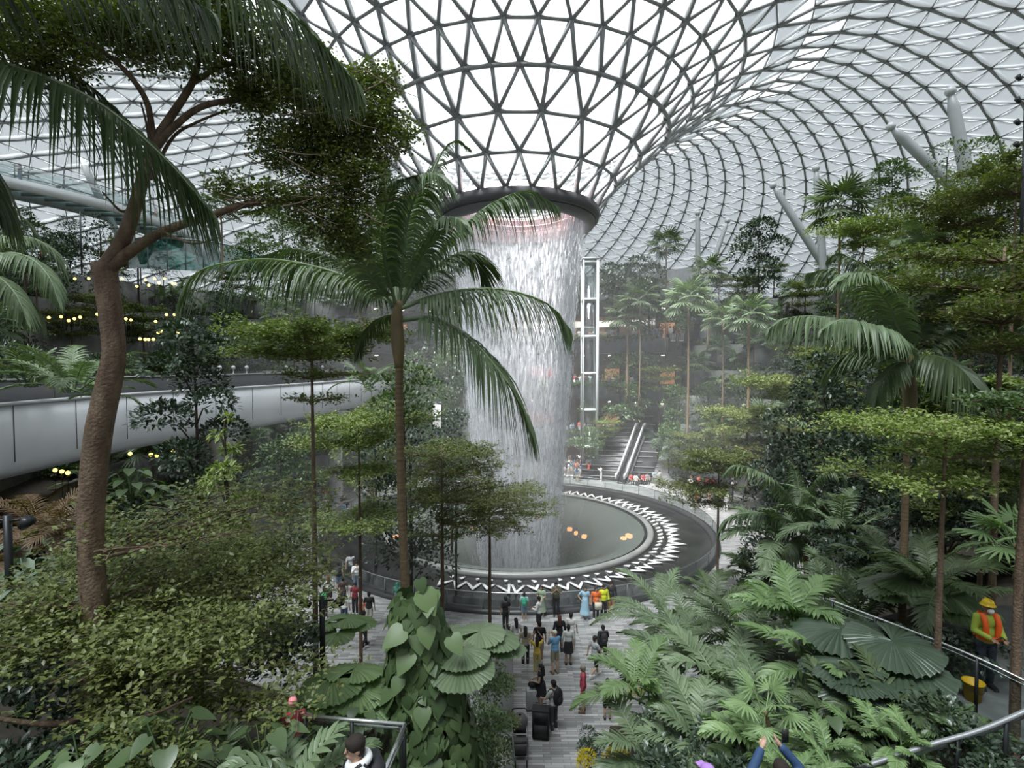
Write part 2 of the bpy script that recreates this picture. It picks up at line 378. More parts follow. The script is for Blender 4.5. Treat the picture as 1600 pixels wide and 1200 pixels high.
MB().lathe([(10.25,.0),(10.27,.16),(10.2,.26),(10.08,.30),(9.95,.29),(9.86,.24),(9.80,.16)], 128).obj('basin_rim', mat('pale_rim', (.27,.275,.265), .35, noise=(1,(.20,.205,.2))), bs, True)
MB().lathe([(9.78,.25),(9.70,.12),(9.60,.14),(9.55,.05)], 128).obj('drain_gap', M_DARKSTEEL, bs, True)
def basinmat():
    m = bpy.data.materials.new('water_over_acrylic'); m.use_nodes = True; N = m.node_tree.nodes; L = m.node_tree.links; b = N['Principled BSDF']; out = N['Material Output']
    b.inputs['Base Color'].default_value = (.30,.335,.31,1); b.inputs['Roughness'].default_value = .12; b.inputs['Specular IOR Level'].default_value = .9
    co = N.new('ShaderNodeTexCoord'); t = N.new('ShaderNodeTexNoise'); t.inputs['Scale'].default_value = 3.2; t.inputs['Detail'].default_value = 3; L.new(co.outputs['Object'], t.inputs['Vector'])
    bp = N.new('ShaderNodeBump'); bp.inputs['Strength'].default_value = .35; bp.inputs['Distance'].default_value = .06; L.new(t.outputs[0], bp.inputs['Height']); L.new(bp.outputs[0], b.inputs['Normal'])
    tp = N.new('ShaderNodeBsdfTransparent'); tp.inputs[0].default_value = (.70,.72,.68,1); mx = N.new('ShaderNodeMixShader'); mx.inputs[0].default_value = .58
    L.new(b.outputs[0], mx.inputs[1]); L.new(tp.outputs[0], mx.inputs[2]); L.new(mx.outputs[0], out.inputs[0]); return m
MB().lathe([(9.6,.12),(9.2,.13),(8.6,-.02),(7.8,-.35),(6.8,-.95),(5.8,-1.8),(4.9,-3.0),(4.3,-4.4),(3.9,-6.5)], 128).obj('basin_bowl', basinmat(), bs, True)
# lower hall under the basin, seen through it, with lit shop windows
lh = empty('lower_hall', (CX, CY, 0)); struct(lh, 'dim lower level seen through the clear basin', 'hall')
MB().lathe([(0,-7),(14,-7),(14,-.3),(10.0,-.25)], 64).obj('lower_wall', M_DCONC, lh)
M_WARM = mat('warm_light', (.9,.5,.25), .5, emit=((1.,.38,.14), 2.2))
lr = random.Random(6)
for a, z in ((35,-3.2),(38,-3.6),(62,-4.2),(65,-3.9),(58,-4.4),(80,-3),(150,-3),(154,-3.4),(175,-4),(205,-3.2),(20,-4.6),(24,-4.4),(110,-4)):
    q = rad(a); MB().box((12.6*math.cos(q), 12.6*math.sin(q), z), (.4, lr.uniform(.25,.6), lr.uniform(.15,.35)), Matrix.Rotation(q, 4, 'Z')).obj('shop_light', M_WARM, lh)

# white zigzag plates standing in the wet ring
M_ZIG = mat('white_plate', (.80,.80,.80), .5)
def zig_mesh(h, wd, kind):
    b = MB(); t = .025
    if kind == 0:      # a tall folded arrow: two strips meeting at the outer point
        for s in (-1, 1):
            b.add([(0,s*wd,0),(0,s*wd,.06),(h,0,.12),(h,0,.06),(0,s*(wd-.16),0),(0,s*(wd-.16),.06),(h-.42,0,.11),(h-.42,0,.04)],
                  [(0,1,2,3),(7,6,5,4),(1,5,6,2),(0,3,7,4),(0,4,5,1),(3,2,6,7)])
    else:
        b.add([(0,-.05,0),(0,.05,0),(h,.05,0),(h,-.05,0),(0,-.05,.05),(0,.05,.05),(h,.12,.16),(h,-.12,.16)], [(0,3,2,1),(4,5,6,7),(0,1,5,4),(1,2,6,5),(2,3,7,6),(3,0,4,7)])
    return b
zr = random.Random(2); pz = {}
for i in range(46):
    a = rad(-112 + i*4.3)
    for kd, r0_ in ((0, 11.25), (1, 10.55)):
        ky = (kd, zr.randrange(3))
        if ky not in pz:
            ob = zig_mesh((1.1,.9,1.3)[ky[1]] if kd == 0 else (.42,.5,.36)[ky[1]], (.46,.40,.43)[ky[1]], kd).obj('folded_plate' if kd == 0 else 'slim_plate', M_ZIG); pz[ky] = ob
        else:
            ob = pz[ky].copy(); COL.objects.link(ob)
        ob.location = (CX + r0_*math.cos(a), CY + r0_*math.sin(a), .0); ob.rotation_euler.z = a + zr.uniform(-.25, .25) + (0 if i % 2 else .15)
        if kd == 0: tag(ob, 'white folded zigzag plate on the black wet stone round the pool', 'sculpture', 'white zigzag plates round the pool')
        else: tag(ob, 'slim white plate beside the pool rim, inside the zigzags', 'sculpture', 'slim white plates at the pool rim')

# glass balustrade round the channel
gb = empty('glass_balustrade', (CX, CY, 0), 0, 'curved glass balustrade with slim steel handrail round the pool', 'railing')
MB().lathe([(14.6,.2),(14.6,1.02)], 96).obj('glass_panel', M_RAILG, gb)
MB().tube([(14.6*math.cos(a), 14.6*math.sin(a), 1.05) for a in np.linspace(0, 2*PI, 129)], .028, 6, False).obj('handrail', M_BRUSH, gb, True)
pp = MB().box((0,0,0), (.03,.05,.85)).obj('post', M_STEEL, gb)
for i in range(48):
    a = 2*PI*i/48; q = pp
    if i: q = pp.copy(); COL.objects.link(q)
    q.location = (14.62*math.cos(a), 14.62*math.sin(a), .6); q.rotation_euler.z = a

# ------------------------------------------------------------------ terraced hillsides of concrete and soil
LV = [(24.5,2.6),(27.5,5.4),(30.5,8.4),(33.5,11.4),(36.5,14.6),(39.5,17.6),(43,20.6)]
def arcwall(name, r, z0, z1, a0, a1, lab, m=M_CONC, th=.5, up=.5):
    n = max(6, int(abs(a1-a0)/4)); ob = MB().lathe([(r,z0),(r,z1+up),(r+.35,z1+up),(r+.35,z1)], n, (0,0,0), rad(a0), rad(a1)).obj(name, m, loc=(CX,CY,0))
    return struct(ob, lab, 'terrace wall')
def arcsoil(r0, r1, z, a0, a1, lab='planted soil bed on a terrace'):
    n = max(6, int(abs(a1-a0)/4)); return struct(MB().lathe([(r0,z),(r1,z+.4)], n, (0,0,0), rad(a0), rad(a1)).obj('ground', M_SOIL, loc=(CX,CY,0)), lab, 'ground')
SECT = {'right': (-38, 62), 'left': (118, 224), 'far': (84, 118)}
for sname, (a0, a1) in (('right', (-38, 64)), ('left', (112, 224))):
    pz0 = 0
    for i, (r, z) in enumerate(LV):
        if sname == 'right': a1 = 43 if i < 2 else 64
        arcwall('wall_%s' % sname, r, pz0, z, a0, a1, 'dark concrete terrace wall on the %s, step %d up' % (sname, i+1))
        arcsoil(r+.3, (LV[i+1][0] if i+1 < len(LV) else 60)+.1, z, a0, a1); pz0 = z
for r0_, r1_, z_ in ((24.5, 27.6, 3.1), (27.5, 30.6, 5.9)):      # flank wall where the low terraces stop beside the stairs
    q = rad(43); b = MB(); b.bar((CX+r0_*math.cos(q), CY+r0_*math.sin(q), z_/2), (CX+r1_*math.cos(q), CY+r1_*math.sin(q), z_/2), .4, z_); struct(b.obj('wall_flank', M_CONC), 'dark flank wall beside the staircase', 'terrace wall')
# near slope below the camera: soft soil between the beds
nx, ny = 60, 50; X = np.linspace(-40, 40, nx); Yv = np.linspace(-8, 30, ny)
def gz(x, y):
    rho = math.hypot(x-CX, y-CY)
    z = float(np.interp(rho, [15, 20, 24, 27, 29.6, 33, 36, 39, 44], [-.4, -.3, .1, 1.2, 3.3, 5.8, 7.0, 9.3, 10.5]))
    # the paved way to the pool stays flat
    if y > 12: 
        le = float(np.interp(y, [12, 17, 22, 26, 30], [-.4, -.4, -.8, -4, -9])); re = float(np.interp(y, [12, 17, 20, 24, 28, 32], [2.2, 2.6, 4.2, 5.8, 12, 30]))
        if le < x < re: return -.5
        d = min(abs(x-le), abs(x-re)); 
        z = min(z, -.1 + .5*min(d,2) + max(0, d-1.2)*.75)
    if abs(x) < 40 and rho < 18: z = -.5
    return z
V = [(x, y, gz(x, y)) for y in Yv for x in X]; F = [(j*nx+i, j*nx+i+1, (j+1)*nx+i+1, (j+1)*nx+i) for j in range(ny-1) for i in range(nx-1)]
struct(build('ground', V, F, M_SOIL, smooth=True), 'dark soil slope under the nearest planting', 'ground')

# fine spray hanging in the air round the foot of the fall
def mistmat(name, dens):
    m = bpy.data.materials.new(name); m.use_nodes = True; N = m.node_tree.nodes; L = m.node_tree.links; N.clear()
    out = N.new('ShaderNodeOutputMaterial'); v = N.new('ShaderNodeVolumeScatter'); v.inputs['Density'].default_value = dens; v.inputs['Color'].default_value = (.97,.98,1,1); v.inputs['Anisotropy'].default_value = .2
    L.new(v.outputs[0], out.inputs['Volume']); return m
o = MB().lathe([(0,-4),(3.4,-4),(4.4,-.5),(5.2,2),(5.0,6),(4.4,10),(2.5,12),(0,12.5)], 32).obj('mist', mistmat('mist', .055), wf, True); o['kind'] = 'stuff'

hz = MB().lathe([(0,.3),(21,.3),(22,6),(20,14),(12,21),(0,22)], 32).obj('haze', mistmat('haze', .0055), wf, True); hz['kind'] = 'stuff'
# ------------------------------------------------------------------ train viaduct crossing on the left
vp = spline([(-17.3,4),(-17.7,12),(-18.2,18.3),(-18.6,25),(-18.0,30),(-17,34),(-15.8,42),(-14.9,55),(-13.6,68),(-11,84)], 64)
def vframe(pts):
    t = np.gradient(pts, axis=0); t /= np.linalg.norm(t, axis=1)[:,None]; return np.stack([-t[:,1], t[:,0]], 1)   # points left (away from the pool)
vn = vframe(vp)
def sweep(prof, pts=vp, nn=vn, closed=True):
    """prof: list of (offset to the left, z)"""
    k = len(prof); V = [(p[0]+n[0]*a, p[1]+n[1]*a, z) for p, n in zip(pts, nn) for a, z in prof]; F = []
    for i in range(len(pts)-1):
        for j in range(k if closed else k-1): F.append((i*k+j, i*k+(j+1)%k, (i+1)*k+(j+1)%k, (i+1)*k+j))
    if closed: F += [tuple(range(k)), tuple(range((len(pts)-1)*k, len(pts)*k))[::-1]]
    b = MB(); b.add(V, F); return b
via = empty('train_viaduct', (vp[0][0], vp[0][1], 0), 0, 'pale grey elevated train track crossing the valley on the left', 'viaduct')
def inv(o): o.location = -via.location; return o
M_PANEL = mat('pale_panel', (.68,.70,.73), .38, .1, noise=(.35,(.60,.62,.65)))
inv(sweep([(0,11.05),(.12,11.05),(.12,10.6),(.45,8.85),(.6,8.6),(1.3,8.35),(1.3,8.3),(.45,8.32),(.12,8.6),(0,8.95)]).obj('cladding', M_PANEL, via, False))
inv(sweep([(.3,9.9),(7.6,9.9),(7.6,8.3),(.5,8.3)]).obj('deck', M_DCONC, via))
inv(sweep([(7.3,11.75),(7.6,11.75),(7.6,8.6),(7.3,8.6)]).obj('far_parapet', mat('dark_parapet', (.05,.052,.056), .5), via))
inv(sweep([(7.25,11.80),(7.65,11.80),(7.65,11.72),(7.25,11.72)]).obj('parapet_cap', mat('cap_grey', (.42,.42,.42), .5), via))
inv(sweep([(-.06,11.16),(.22,11.16),(.22,11.04),(-.06,11.04)]).obj('cladding_cap', M_WHITEP, via))
for of in (2.2, 3.6): inv(sweep([(of,10.35),(of+.35,10.35),(of+.35,9.9),(of,9.9)]).obj('running_beam', mat('guide_beam', (.16,.16,.17), .5), via))
inv(sweep([(1.1,10.62),(1.2,10.62),(1.2,10.5),(1.1,10.5)]).obj('power_rail', M_BRUSH, via))
cum = np.concatenate([[0], np.cumsum(np.linalg.norm(np.diff(vp[:, :2], axis=0), axis=1))])
for s in np.arange(3, cum[-1], 3.05):
    x, y = np.interp(s, cum, vp[:,0]), np.interp(s, cum, vp[:,1])
    b = MB(); b.bar((x+.008, y, 8.95), (x+.008, y, 11.04), .022, .02, (0,1,0)); inv(b.obj('panel_joint', M_DARKSTEEL, via))
def pier(Y, off=.9, zt=8.4, r=.62):
    x = float(np.interp(Y, vp[:,1], vp[:,0])); n = vn[int(np.argmin(abs(vp[:,1]-Y)))]
    p = empty('viaduct_pier', (x+n[0]*off, Y+n[1]*off, 0))
    MB().lathe([(r+.15,0),(r+.15,.3),(r,.32),(r,zt-1.2),(r+.5,zt-.1),(0,zt-.1)], 24).obj('shaft', mat('pier_grey', (.42,.42,.42), .6, noise=(2,(.36,.36,.36))), p, True)
    return p
for Y, lab in ((32.5,'round pale concrete pier under the elevated track behind the bright green bush'), (48,'round pale pier under the elevated track, second from the left'), (66,'farthest pale pier under the elevated track, behind the brown palm trunk')):
    tag(pier(Y), lab, 'column')
# low lights standing on the far parapet
for i, Y in enumerate((22.2, 24.3, 41, 43, 45, 52, 60, 66)):
    x = float(np.interp(Y, vp[:,1], vp[:,0])); n = vn[int(np.argmin(abs(vp[:,1]-Y)))]
    e = empty('parapet_lamp', (x+n[0]*7.45, Y+n[1]*7.45, 11.8), 0, 'small white lamp on the dark far parapet of the train track', 'lamp', 'lamps on the track parapet')
    MB().lathe([(0,0),(.09,0),(.03,.06),(.03,.38),(.14,.42),(.16,.55),(.12,.66),(0,.7)], 12).obj('lamp_body', M_WHITEP, e, True)

# ------------------------------------------------------------------ glass floored canopy bridge upper left
br = empty('canopy_bridge', (-38,39,0), 0, 'long white suspended footbridge with glass deck high on the left', 'bridge')
bp_ = spline([(-41.5,31),(-37,38.4),(-33.6,46),(-33.2,56),(-34.4,67)], 40); bn = vframe(bp_); zb_ = np.interp(bp_[:,1], [27,46,70], [26.2,26.3,26.2])
def bsweep(prof):
    k = len(prof); V = [(p[0]+n[0]*a+38, p[1]+n[1]*a-39, z+zz) for p, n, zz in zip(bp_, bn, zb_) for a, z in prof]; F = []
    for i in range(len(bp_)-1):
        for j in range(k): F.append((i*k+j, i*k+(j+1)%k, (i+1)*k+(j+1)%k, (i+1)*k+j))
    b = MB(); b.add(V, F); return b
bsweep([(0,0),(.3,0),(.3,-.75),(0,-.75)]).obj('near_girder', M_WHITEP, br)
bsweep([(3.2,0),(3.5,0),(3.5,-.75),(3.2,-.75)]).obj('far_girder', mat('grey_paint', (.35,.37,.38), .5), br)
bsweep([(.3,-.05),(3.2,-.05),(3.2,-.12),(.3,-.12)]).obj('glass_deck', glassmat('deck_glass', (.65,.78,.76), .15, .1, .35, (.55,.66,.64)), br)
for of in (.08, 3.35):
    bsweep([(of,1.18),(of+.07,1.18),(of+.07,1.12),(of,1.12)]).obj('handrail', M_STEEL, br)
    bsweep([(of,1.05),(of+.02,1.05),(of+.02,.05),(of,.05)]).obj('glass_panel', M_RAILG, br)
cb = np.concatenate([[0], np.cumsum(np.linalg.norm(np.diff(bp_[:, :2], axis=0), axis=1))])
for s in np.arange(.6, cb[-1], 1.5):
    x, y = np.interp(s, cb, bp_[:,0]), np.interp(s, cb, bp_[:,1]); z = float(np.interp(y, [27,46,70], [26.2,26.3,26.2]))
    b = MB(); b.bar((x+38-.3, y-39, z-.35), (x+38-3.3, y-39-.25, z-.35), .12, .3); b.obj('cross_beam', M_STEEL, br)
    if int(s/1.5) % 2 == 0:
        b = MB(); b.box((x+38-.12, y-39, z+.6), (.04,.05,1.1)); b.obj('rail_post', M_STEEL, br)
sb_ = tuple(P(203,400,50))
for a, bb in ((sb_, tuple(P(168,336,48))), (sb_, tuple(P(206,350,50))), (sb_, tuple(P(243,364,52))), (tuple(P(157,312,47.5)), tuple(P(125,246,46.5)))):
    MB().tube([(a[0]+38,a[1]-39,a[2]), (bb[0]+38,bb[1]-39,bb[2])], .3, 12).obj('strut', M_WHITEP, br, True)

# ------------------------------------------------------------------ slanting roof columns on the right
def roofcol(top, base, lab, r=.42):
    t = P(*top); e = empty('roof_column', base); tag(e, lab, 'column')
    d = Vector(t) - Vector(base)
    MB().tube([(0,0,0), d*.12, d*.5, d*.9, d], [r*.6, r*.95, r, r*.85, r*.35], 16).obj('shaft', mat('column_paint', (.42,.44,.45), .4, noise=(1,(.38,.40,.41))), e, True)
    b = MB(); b.sphere(tuple(d), .34, 10, 6); b.obj('cap_joint', M_WHITEP, e, True)
roofcol((1485,143,36), tuple(P(1535,400,36)), 'thick steel column leaning left, nearest and topmost on the right', .42)
roofcol((1392,198,41), tuple(P(1560,360,40)), 'steel column leaning far to the left below the tallest slanting column', .42)
roofcol((1275,263,49), tuple(P(1288,440,49)), 'upright steel roof column over the round-crowned tree terrace', .35)
roofcol((1208,290,53), tuple(P(1290,420,52)), 'slanting steel column beside the upright one, mid right', .38)
roofcol((1090,333,62), tuple(P(1091,450,62)), 'slim upright steel roof column far behind the palms', .3)
roofcol((1137,345,62), tuple(P(1100,450,62)), 'slim far roof column leaning right, beside the slim upright one', .28)
roofcol((1028,385,66), tuple(P(1030,470,66)), 'farthest short roof column over the terraces', .25)

# ------------------------------------------------------------------ terraced building at the back with lit shops
RB = 27.0
fb = empty('terraced_building', (CX, CY, 0), 0); struct(fb, 'grey terraced building at the back with lit shop fronts', 'building')
A0, A1 = rad(50), rad(128)
M_SLAB = mat('slab_grey', (.16,.165,.17), .7, noise=(1.4,(.12,.12,.125)))
FZ = [(3.6, 26.4), (9.6, 27.0), (15.4, 28.0), (20.4, 31.0)]
for z, r in FZ:
    MB().lathe([(r,z+.35),(r,z-1.3),(r+.3,z-1.35),(r+9,z-1.35),(r+9,z),(r+.6,z),(r+.5,z+.35),(r,z+.35)], 40, (0,0,0), A0, A1).obj('floor_slab', M_SLAB, fb)
    MB().lathe([(r+.1,z+.35),(r+.1,z+1.25)], 40, (0,0,0), A0, A1).obj('glass_rail', M_RAILG, fb)
M_SHOPW = mat('shop_wall', (.10,.09,.085), .5, noise=(.6,(.16,.13,.11)))
MB().lathe([(31.5,0),(31.5,2.3)], 40, (0,0,0), A0, A1).obj('shop_front', mat('red_wall', (.30,.035,.035), .5), fb)
MB().lathe([(32,2.3),(32,20)], 40, (0,0,0), A0, A1).obj('shop_front', M_SHOPW, fb)
MB().lathe([(31.9,15.6),(31.9,19.0)], 30, (0,0,0), rad(56), rad(98)).obj('timber_wall', mat('timber_wall', (.32,.19,.12), .5, noise=(2,(.42,.28,.19)), sc_=(1,1,6)), fb)
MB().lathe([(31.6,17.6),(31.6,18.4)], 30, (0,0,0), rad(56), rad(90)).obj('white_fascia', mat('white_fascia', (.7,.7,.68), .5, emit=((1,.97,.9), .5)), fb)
M_SHOPL = mat('shop_glow', (.5,.30,.2), .5, emit=((1.,.45,.22), .22)); M_SHOPR = mat('red_sign', (.6,.05,.04), .5, emit=((1.,.08,.05), .2))
fr_ = random.Random(8)
for z, r in FZ[:3]:
    for i in range(12):
        a = A0 + (A1-A0)*(i+.5)/12; q = Matrix.Rotation(a, 4, 'Z')
        MB().box((31.85*math.cos(a), 31.85*math.sin(a), z+1.5), (.15, 1.9, 1.9), q).obj('shop_window', M_SHOPL if fr_.random() < .22 else M_SHOPW, fb)
        MB().box((30.5*math.cos(a), 30.5*math.sin(a), z+4.15), (.8, .16, .06), q).obj('ceiling_lamp', mat('lamp_white', (1,1,1), .5, emit=((1,.93,.82), 6)), fb)
for a, z in ((84,11.7),(81,11.4),(86,5.6),(82,5.4)):
    q = rad(a); MB().box((30*math.cos(q), 30*math.sin(q), z), (.3, 3, 1.0), Matrix.Rotation(q,4,'Z')).obj('red_awning', M_SHOPR, fb)
MB().lathe([(35,20),(35,25.0),(36,25.0)], 30, (0,0,0), rad(50), rad(128)).obj('top_wall', M_SLAB, fb)
bs2 = MB()
for i in range(26): bs2.lathe([(29+.02*i, 20.75+i*.13),(29.4, 20.78+i*.13),(29.4,20.83+i*.13)], 6, (0,0,0), rad(76), rad(88))
bs2.obj('louvre_screen', mat('louvre_grey', (.30,.31,.32), .5), fb)

# glass lift tower
lt = empty('lift_tower', tuple(P(920,700,60.5)), 0, 'tall white framed glass lift tower beside the waterfall', 'lift')
lt.location.z = 0; hh = 24.6
for i in range(6): MB().box((0,0,3.2+i*4.2), (1.7,1.7,.28)).obj('cross_frame', M_WHITEP, lt)
for sx_ in (-1, 1):
    for sy_ in (-1, 1): MB().box((sx_*.8, sy_*.8, hh/2), (.30 if sx_ > 0 else .16,.2,hh)).obj('post', M_WHITEP, lt)
MB().box((0,0,hh/2), (1.45,1.45,hh-.4)).obj('glass_shaft', M_RAILG, lt); MB().box((0,0,hh), (1.9,1.9,.2)).obj('cap', M_WHITEP, lt)
MB().box((0,0,18.2), (1.2,1.2,2.4)).obj('lift_car', M_DARKSTEEL, lt)

# ------------------------------------------------------------------ seating steps, stairs and escalator at the back right
st = empty('seating_steps', tuple(G(980,752)), 0, 'wide dark stone seating steps climbing behind the pool', 'stairs')
base = Vector(G(980,752)); rz = rad(-12); st.rotation_euler.z = rz
M_STEP = mat('dark_step', (.045,.047,.05), .45, noise=(1.5,(.07,.07,.07))); M_NOSE = mat('step_nosing', (.38,.38,.38), .5)
for i in range(14):
    wdt = 9.2 - i*.42
    MB().box((-1.2+i*.18, .5+i*.75, .22+i*.22), (wdt, 1.0, .44+i*.44)).obj('step', M_STEP, st)
    MB().box((-1.2+i*.18+(.3 if i%2 else -.4), .0+i*.75-.01, .46+i*.44), (wdt*(.98 if i % 3 else .5), .12, .05)).obj('nosing', M_NOSE, st)
sp = empty('stone_staircase', tuple(G(1012,755)), rad(-28), 'narrow stone staircase right of the escalator', 'stairs')
for i in range(22): MB().box((1.6, .3+i*.33, .09+i*.09), (2.6, .34, .18+i*.18)).obj('step', M_CONC, sp)
es = empty('escalator', tuple(G(968,758)), rad(-28), 'escalator with bright steel balustrades rising behind the pool', 'escalator')
for s_ in (-.45, .45):
    b = MB(); b.bar((s_,0,.9),(s_,.9,.95),.12,.5); b.bar((s_,.9,.95),(s_,8.2,5.4),.12,.6,(0,-.5,1)); b.bar((s_,8.2,5.4),(s_,9.2,5.4),.12,.5); b.obj('balustrade', mat('pale_steel', (.72,.73,.74), .3, .3), es)
b = MB(); b.bar((0,.6,.1),(0,8.2,4.6),.8,.35,(0,-.5,1)); b.obj('step_band', M_DARKSTEEL, es)
b = MB(); b.bar((0,.7,-.2),(0,8.4,4.1),1.1,.3,(0,-.5,1)); b.obj('truss', M_STEEL, es)

# concrete ramps and lit recesses among the trees on the right
for i, (a, z, r) in enumerate(((30,4.3,27.3),(22,9.6,30.3),(38,7.2,30.3),(12,6.0,27.3))):
    q = rad(a); e = empty('lit_recess', (CX+(r-.1)*math.cos(q), CY+(r-.1)*math.sin(q), z), q, 'warm lit opening in the dark concrete terrace wall on the right', 'recess', 'lit recesses in the right terrace walls')
    MB().box((0,0,0), (.1,2.2,.9)).obj('glow_panel', M_SHOPL, e); b = MB(); b.box((-.1,0,.5), (.3,2.4,.1)); b.box((-.1,0,-.5), (.3,2.4,.1)); b.box((-.1,1.15,0), (.3,.1,1.1)); b.box((-.1,-1.15,0), (.3,.1,1.1)); b.obj('frame', M_CONC, e)

# yellow lamps in rows on the left terraces
M_YEL = mat('yellow_lamp', (1,.8,.3), .4, emit=((1.,.70,.12), 3))
yr = random.Random(4)
for row, (y0, xs, dp) in enumerate(((442,[118,140,165,180,192,212,226,232,240,248,257,268,272],41),(496,[75,95,108,118,125,150,198,205,243,262,272],39),(523,[180,218,226,233,240,246,252,276],37),(740,[88,97,104],27),(716,[205,235,245],30),(705,[272,280],30),(598,[86],30))):
    for x in xs:
        p = P(x+yr.uniform(-2,2), y0+yr.uniform(-8,8), dp+yr.uniform(-.8,.8))
        e = empty('garden_lamp', tuple(p - Vector((0,0,.5))), 0, 'small warm yellow lamp in the planting, row %s' % ['highest on the left terraces','midway up the left terraces','just under the middle row on the left','below the train track at far left','below the train track by the glossy bush','below the train track beside the pier','just above the track parapet'][row], 'lamp', 'yellow lamps row %d' % (row+1))
        MB().tube([(0,0,-1.2),(0,0,.4)], .012, 5).obj('stake', M_DARKSTEEL, e); b = MB(); b.sphere((0,0,.5), .10, 8, 6); b.obj('bulb', M_YEL, e, True)
# curved glass pavilion edge behind the left trees
gp = empty('glass_pavilion', tuple(P(270,420,52)), rad(8), 'curved green tinted glass pavilion under the footbridge', 'pavilion')
V = []; F = []
for i in range(25):
    t = i/24; x = -4+13*t; z1 = 2.9*math.sqrt(max(0, 1-(2*t-.62)**2/1.9)) + .2; V += [(x, .8*math.sin(PI*t), 0), (x, .8*math.sin(PI*t), z1)]
for i in range(24): F.append((2*i,2*i+2,2*i+3,2*i+1))
MB().add(V, F).obj('glass_wall', glassmat('green_glass', (.12,.32,.28), .35, .05, .3, (.05,.22,.17)), gp)
b = MB(); b.tube(spline([(V[2*i+1][0],V[2*i+1][1],V[2*i+1][2]) for i in range(25)], 40), .1, 6); b.obj('roof_edge', M_STEEL, gp, True)
for i in range(0, 25, 3): b = MB(); b.bar(V[2*i], V[2*i+1], .08, .12, (0,1,0)); b.obj('mullion', M_STEEL, gp)
# ------------------------------------------------------------------ plants: leaves as real little blades, built in bulk
LM = {
 'olive':  leafmat('olive_leaf', (.070,.085,.026), (.20,.235,.075), .45, .2, .5),
 'lime':   leafmat('lime_leaf', (.105,.135,.040), (.29,.355,.12), .45, .22, .5),
 'mid':    leafmat('mid_leaf', (.045,.075,.032), (.135,.20,.085), .38, .18, .6),
 'dark':   leafmat('dark_leaf', (.020,.034,.022), (.070,.105,.065), .34, .1, .6),
 'palm':   leafmat('palm_leaf', (.055,.090,.045), (.235,.305,.175), .42, .15, .45),
 'palmd':  leafmat('dark_palm_leaf', (.036,.058,.026), (.11,.15,.070), .42, .2, .45),
 'frond':  leafmat('bright_frond', (.070,.125,.045), (.26,.37,.165), .42, .18, .45),
 'heart':  leafmat('heart_leaf', (.060,.100,.042), (.15,.22,.092), .40, .12, .45),
 'sage':   leafmat('sage_leaf', (.10,.14,.10), (.27,.34,.25), .42, .12, .5),
 'yellow': leafmat('yellow_leaf', (.45,.36,.02), (.75,.60,.05), .5, .25),
 'brown':  leafmat('bronze_leaf', (.065,.045,.028), (.20,.125,.07), .5, .2),
}
M_BARK = mat('bark', (.115,.075,.05), .85, noise=(9,(.20,.14,.095)), bump=(22,.5), sc_=(1,1,.3))
M_BARKD = mat('dark_bark', (.05,.036,.028), .85, noise=(7,(.085,.062,.048)), bump=(20,.5))
M_BARKP = mat('palm_bark', (.13,.085,.05), .8, noise=(2.2,(.24,.17,.10)), sc_=(.3,.3,9), bump=(12,.5))
M_SHAFT = mat('crownshaft', (.17,.12,.06), .6, noise=(3,(.26,.20,.10)), sc_=(1,1,.4))
M_STEM = mat('green_stem', (.07,.12,.04), .6)
def nrmz(a): return a / (np.linalg.norm(a, axis=-1, keepdims=True) + 1e-9)
# leaf templates: (verts with x across, y along, z up; faces)
T_SMALL = (np.array([(0,0,0),(-.27,.45,.07),(0,1,-.04),(.27,.45,.07)]), [(0,1,2),(0,2,3)])
T_OVATE = (np.array([(0,0,0),(-.24,.3,.06),(-.26,.6,.03),(0,1,-.14),(.26,.6,.03),(.24,.3,.06),(0,.3,0),(0,.62,-.04)]), [(0,6,1),(0,5,6),(1,6,7,2),(6,5,4,7),(2,7,3),(7,4,3)])
T_LONG = (np.array([(0,0,0),(-.11,.3,.04),(-.10,.65,0),(0,1,-.22),(.10,.65,0),(.11,.3,.04),(0,.3,0),(0,.65,-.05)]), [(0,6,1),(0,5,6),(1,6,7,2),(6,5,4,7),(2,7,3),(7,4,3)])
def heart_t():
    o = [(0,0),(.22,-.10),(.42,.02),(.47,.25),(.36,.55),(.18,.80),(0,1.02)]; V = []
    for x, y in o: V.append((x, y, .10*abs(x)*1.4 - .22*y*y))
    for x, y in o[1:-1]: V.append((-x, y, .10*abs(x)*1.4 - .22*y*y))
    V.append((0,.35,-.02)); V.append((0,.7,-.12)); c1, c2 = 12, 13
    F = [(c1,0,1,2),(c1,2,3),(c1,3,4,c2),(c2,4,5,6)]; F += [(c1,8,7,0),(c1,9,8),(c1,c2,10,9),(c2,6,11,10)]
    return (np.array(V), F)
T_HEART = heart_t()
def leaves(T, pos, d, up, s, rng, w=1.):
    """instances of template T; returns V, faces lists, rnd"""
    tv, tf = T; pos = np.asarray(pos); d = nrmz(np.asarray(d)); up = np.asarray(up)
    x = nrmz(np.cross(d, up)); z = np.cross(x, d)
    s = np.broadcast_to(s, (len(pos),)); R = (x[:,None,:]*tv[None,:,0:1]*w + d[:,None,:]*tv[None,:,1:2] + z[:,None,:]*tv[None,:,2:3]) * s[:,None,None] + pos[:,None,:]
    k = len(tv); b = np.arange(len(pos))[:,None]*k; by = {}
    for f in tf: by.setdefault(len(f), []).append(b + np.array(f))
    return R.reshape(-1,3), [np.concatenate(v) for v in by.values()], np.repeat(rng.random(len(pos)), k)
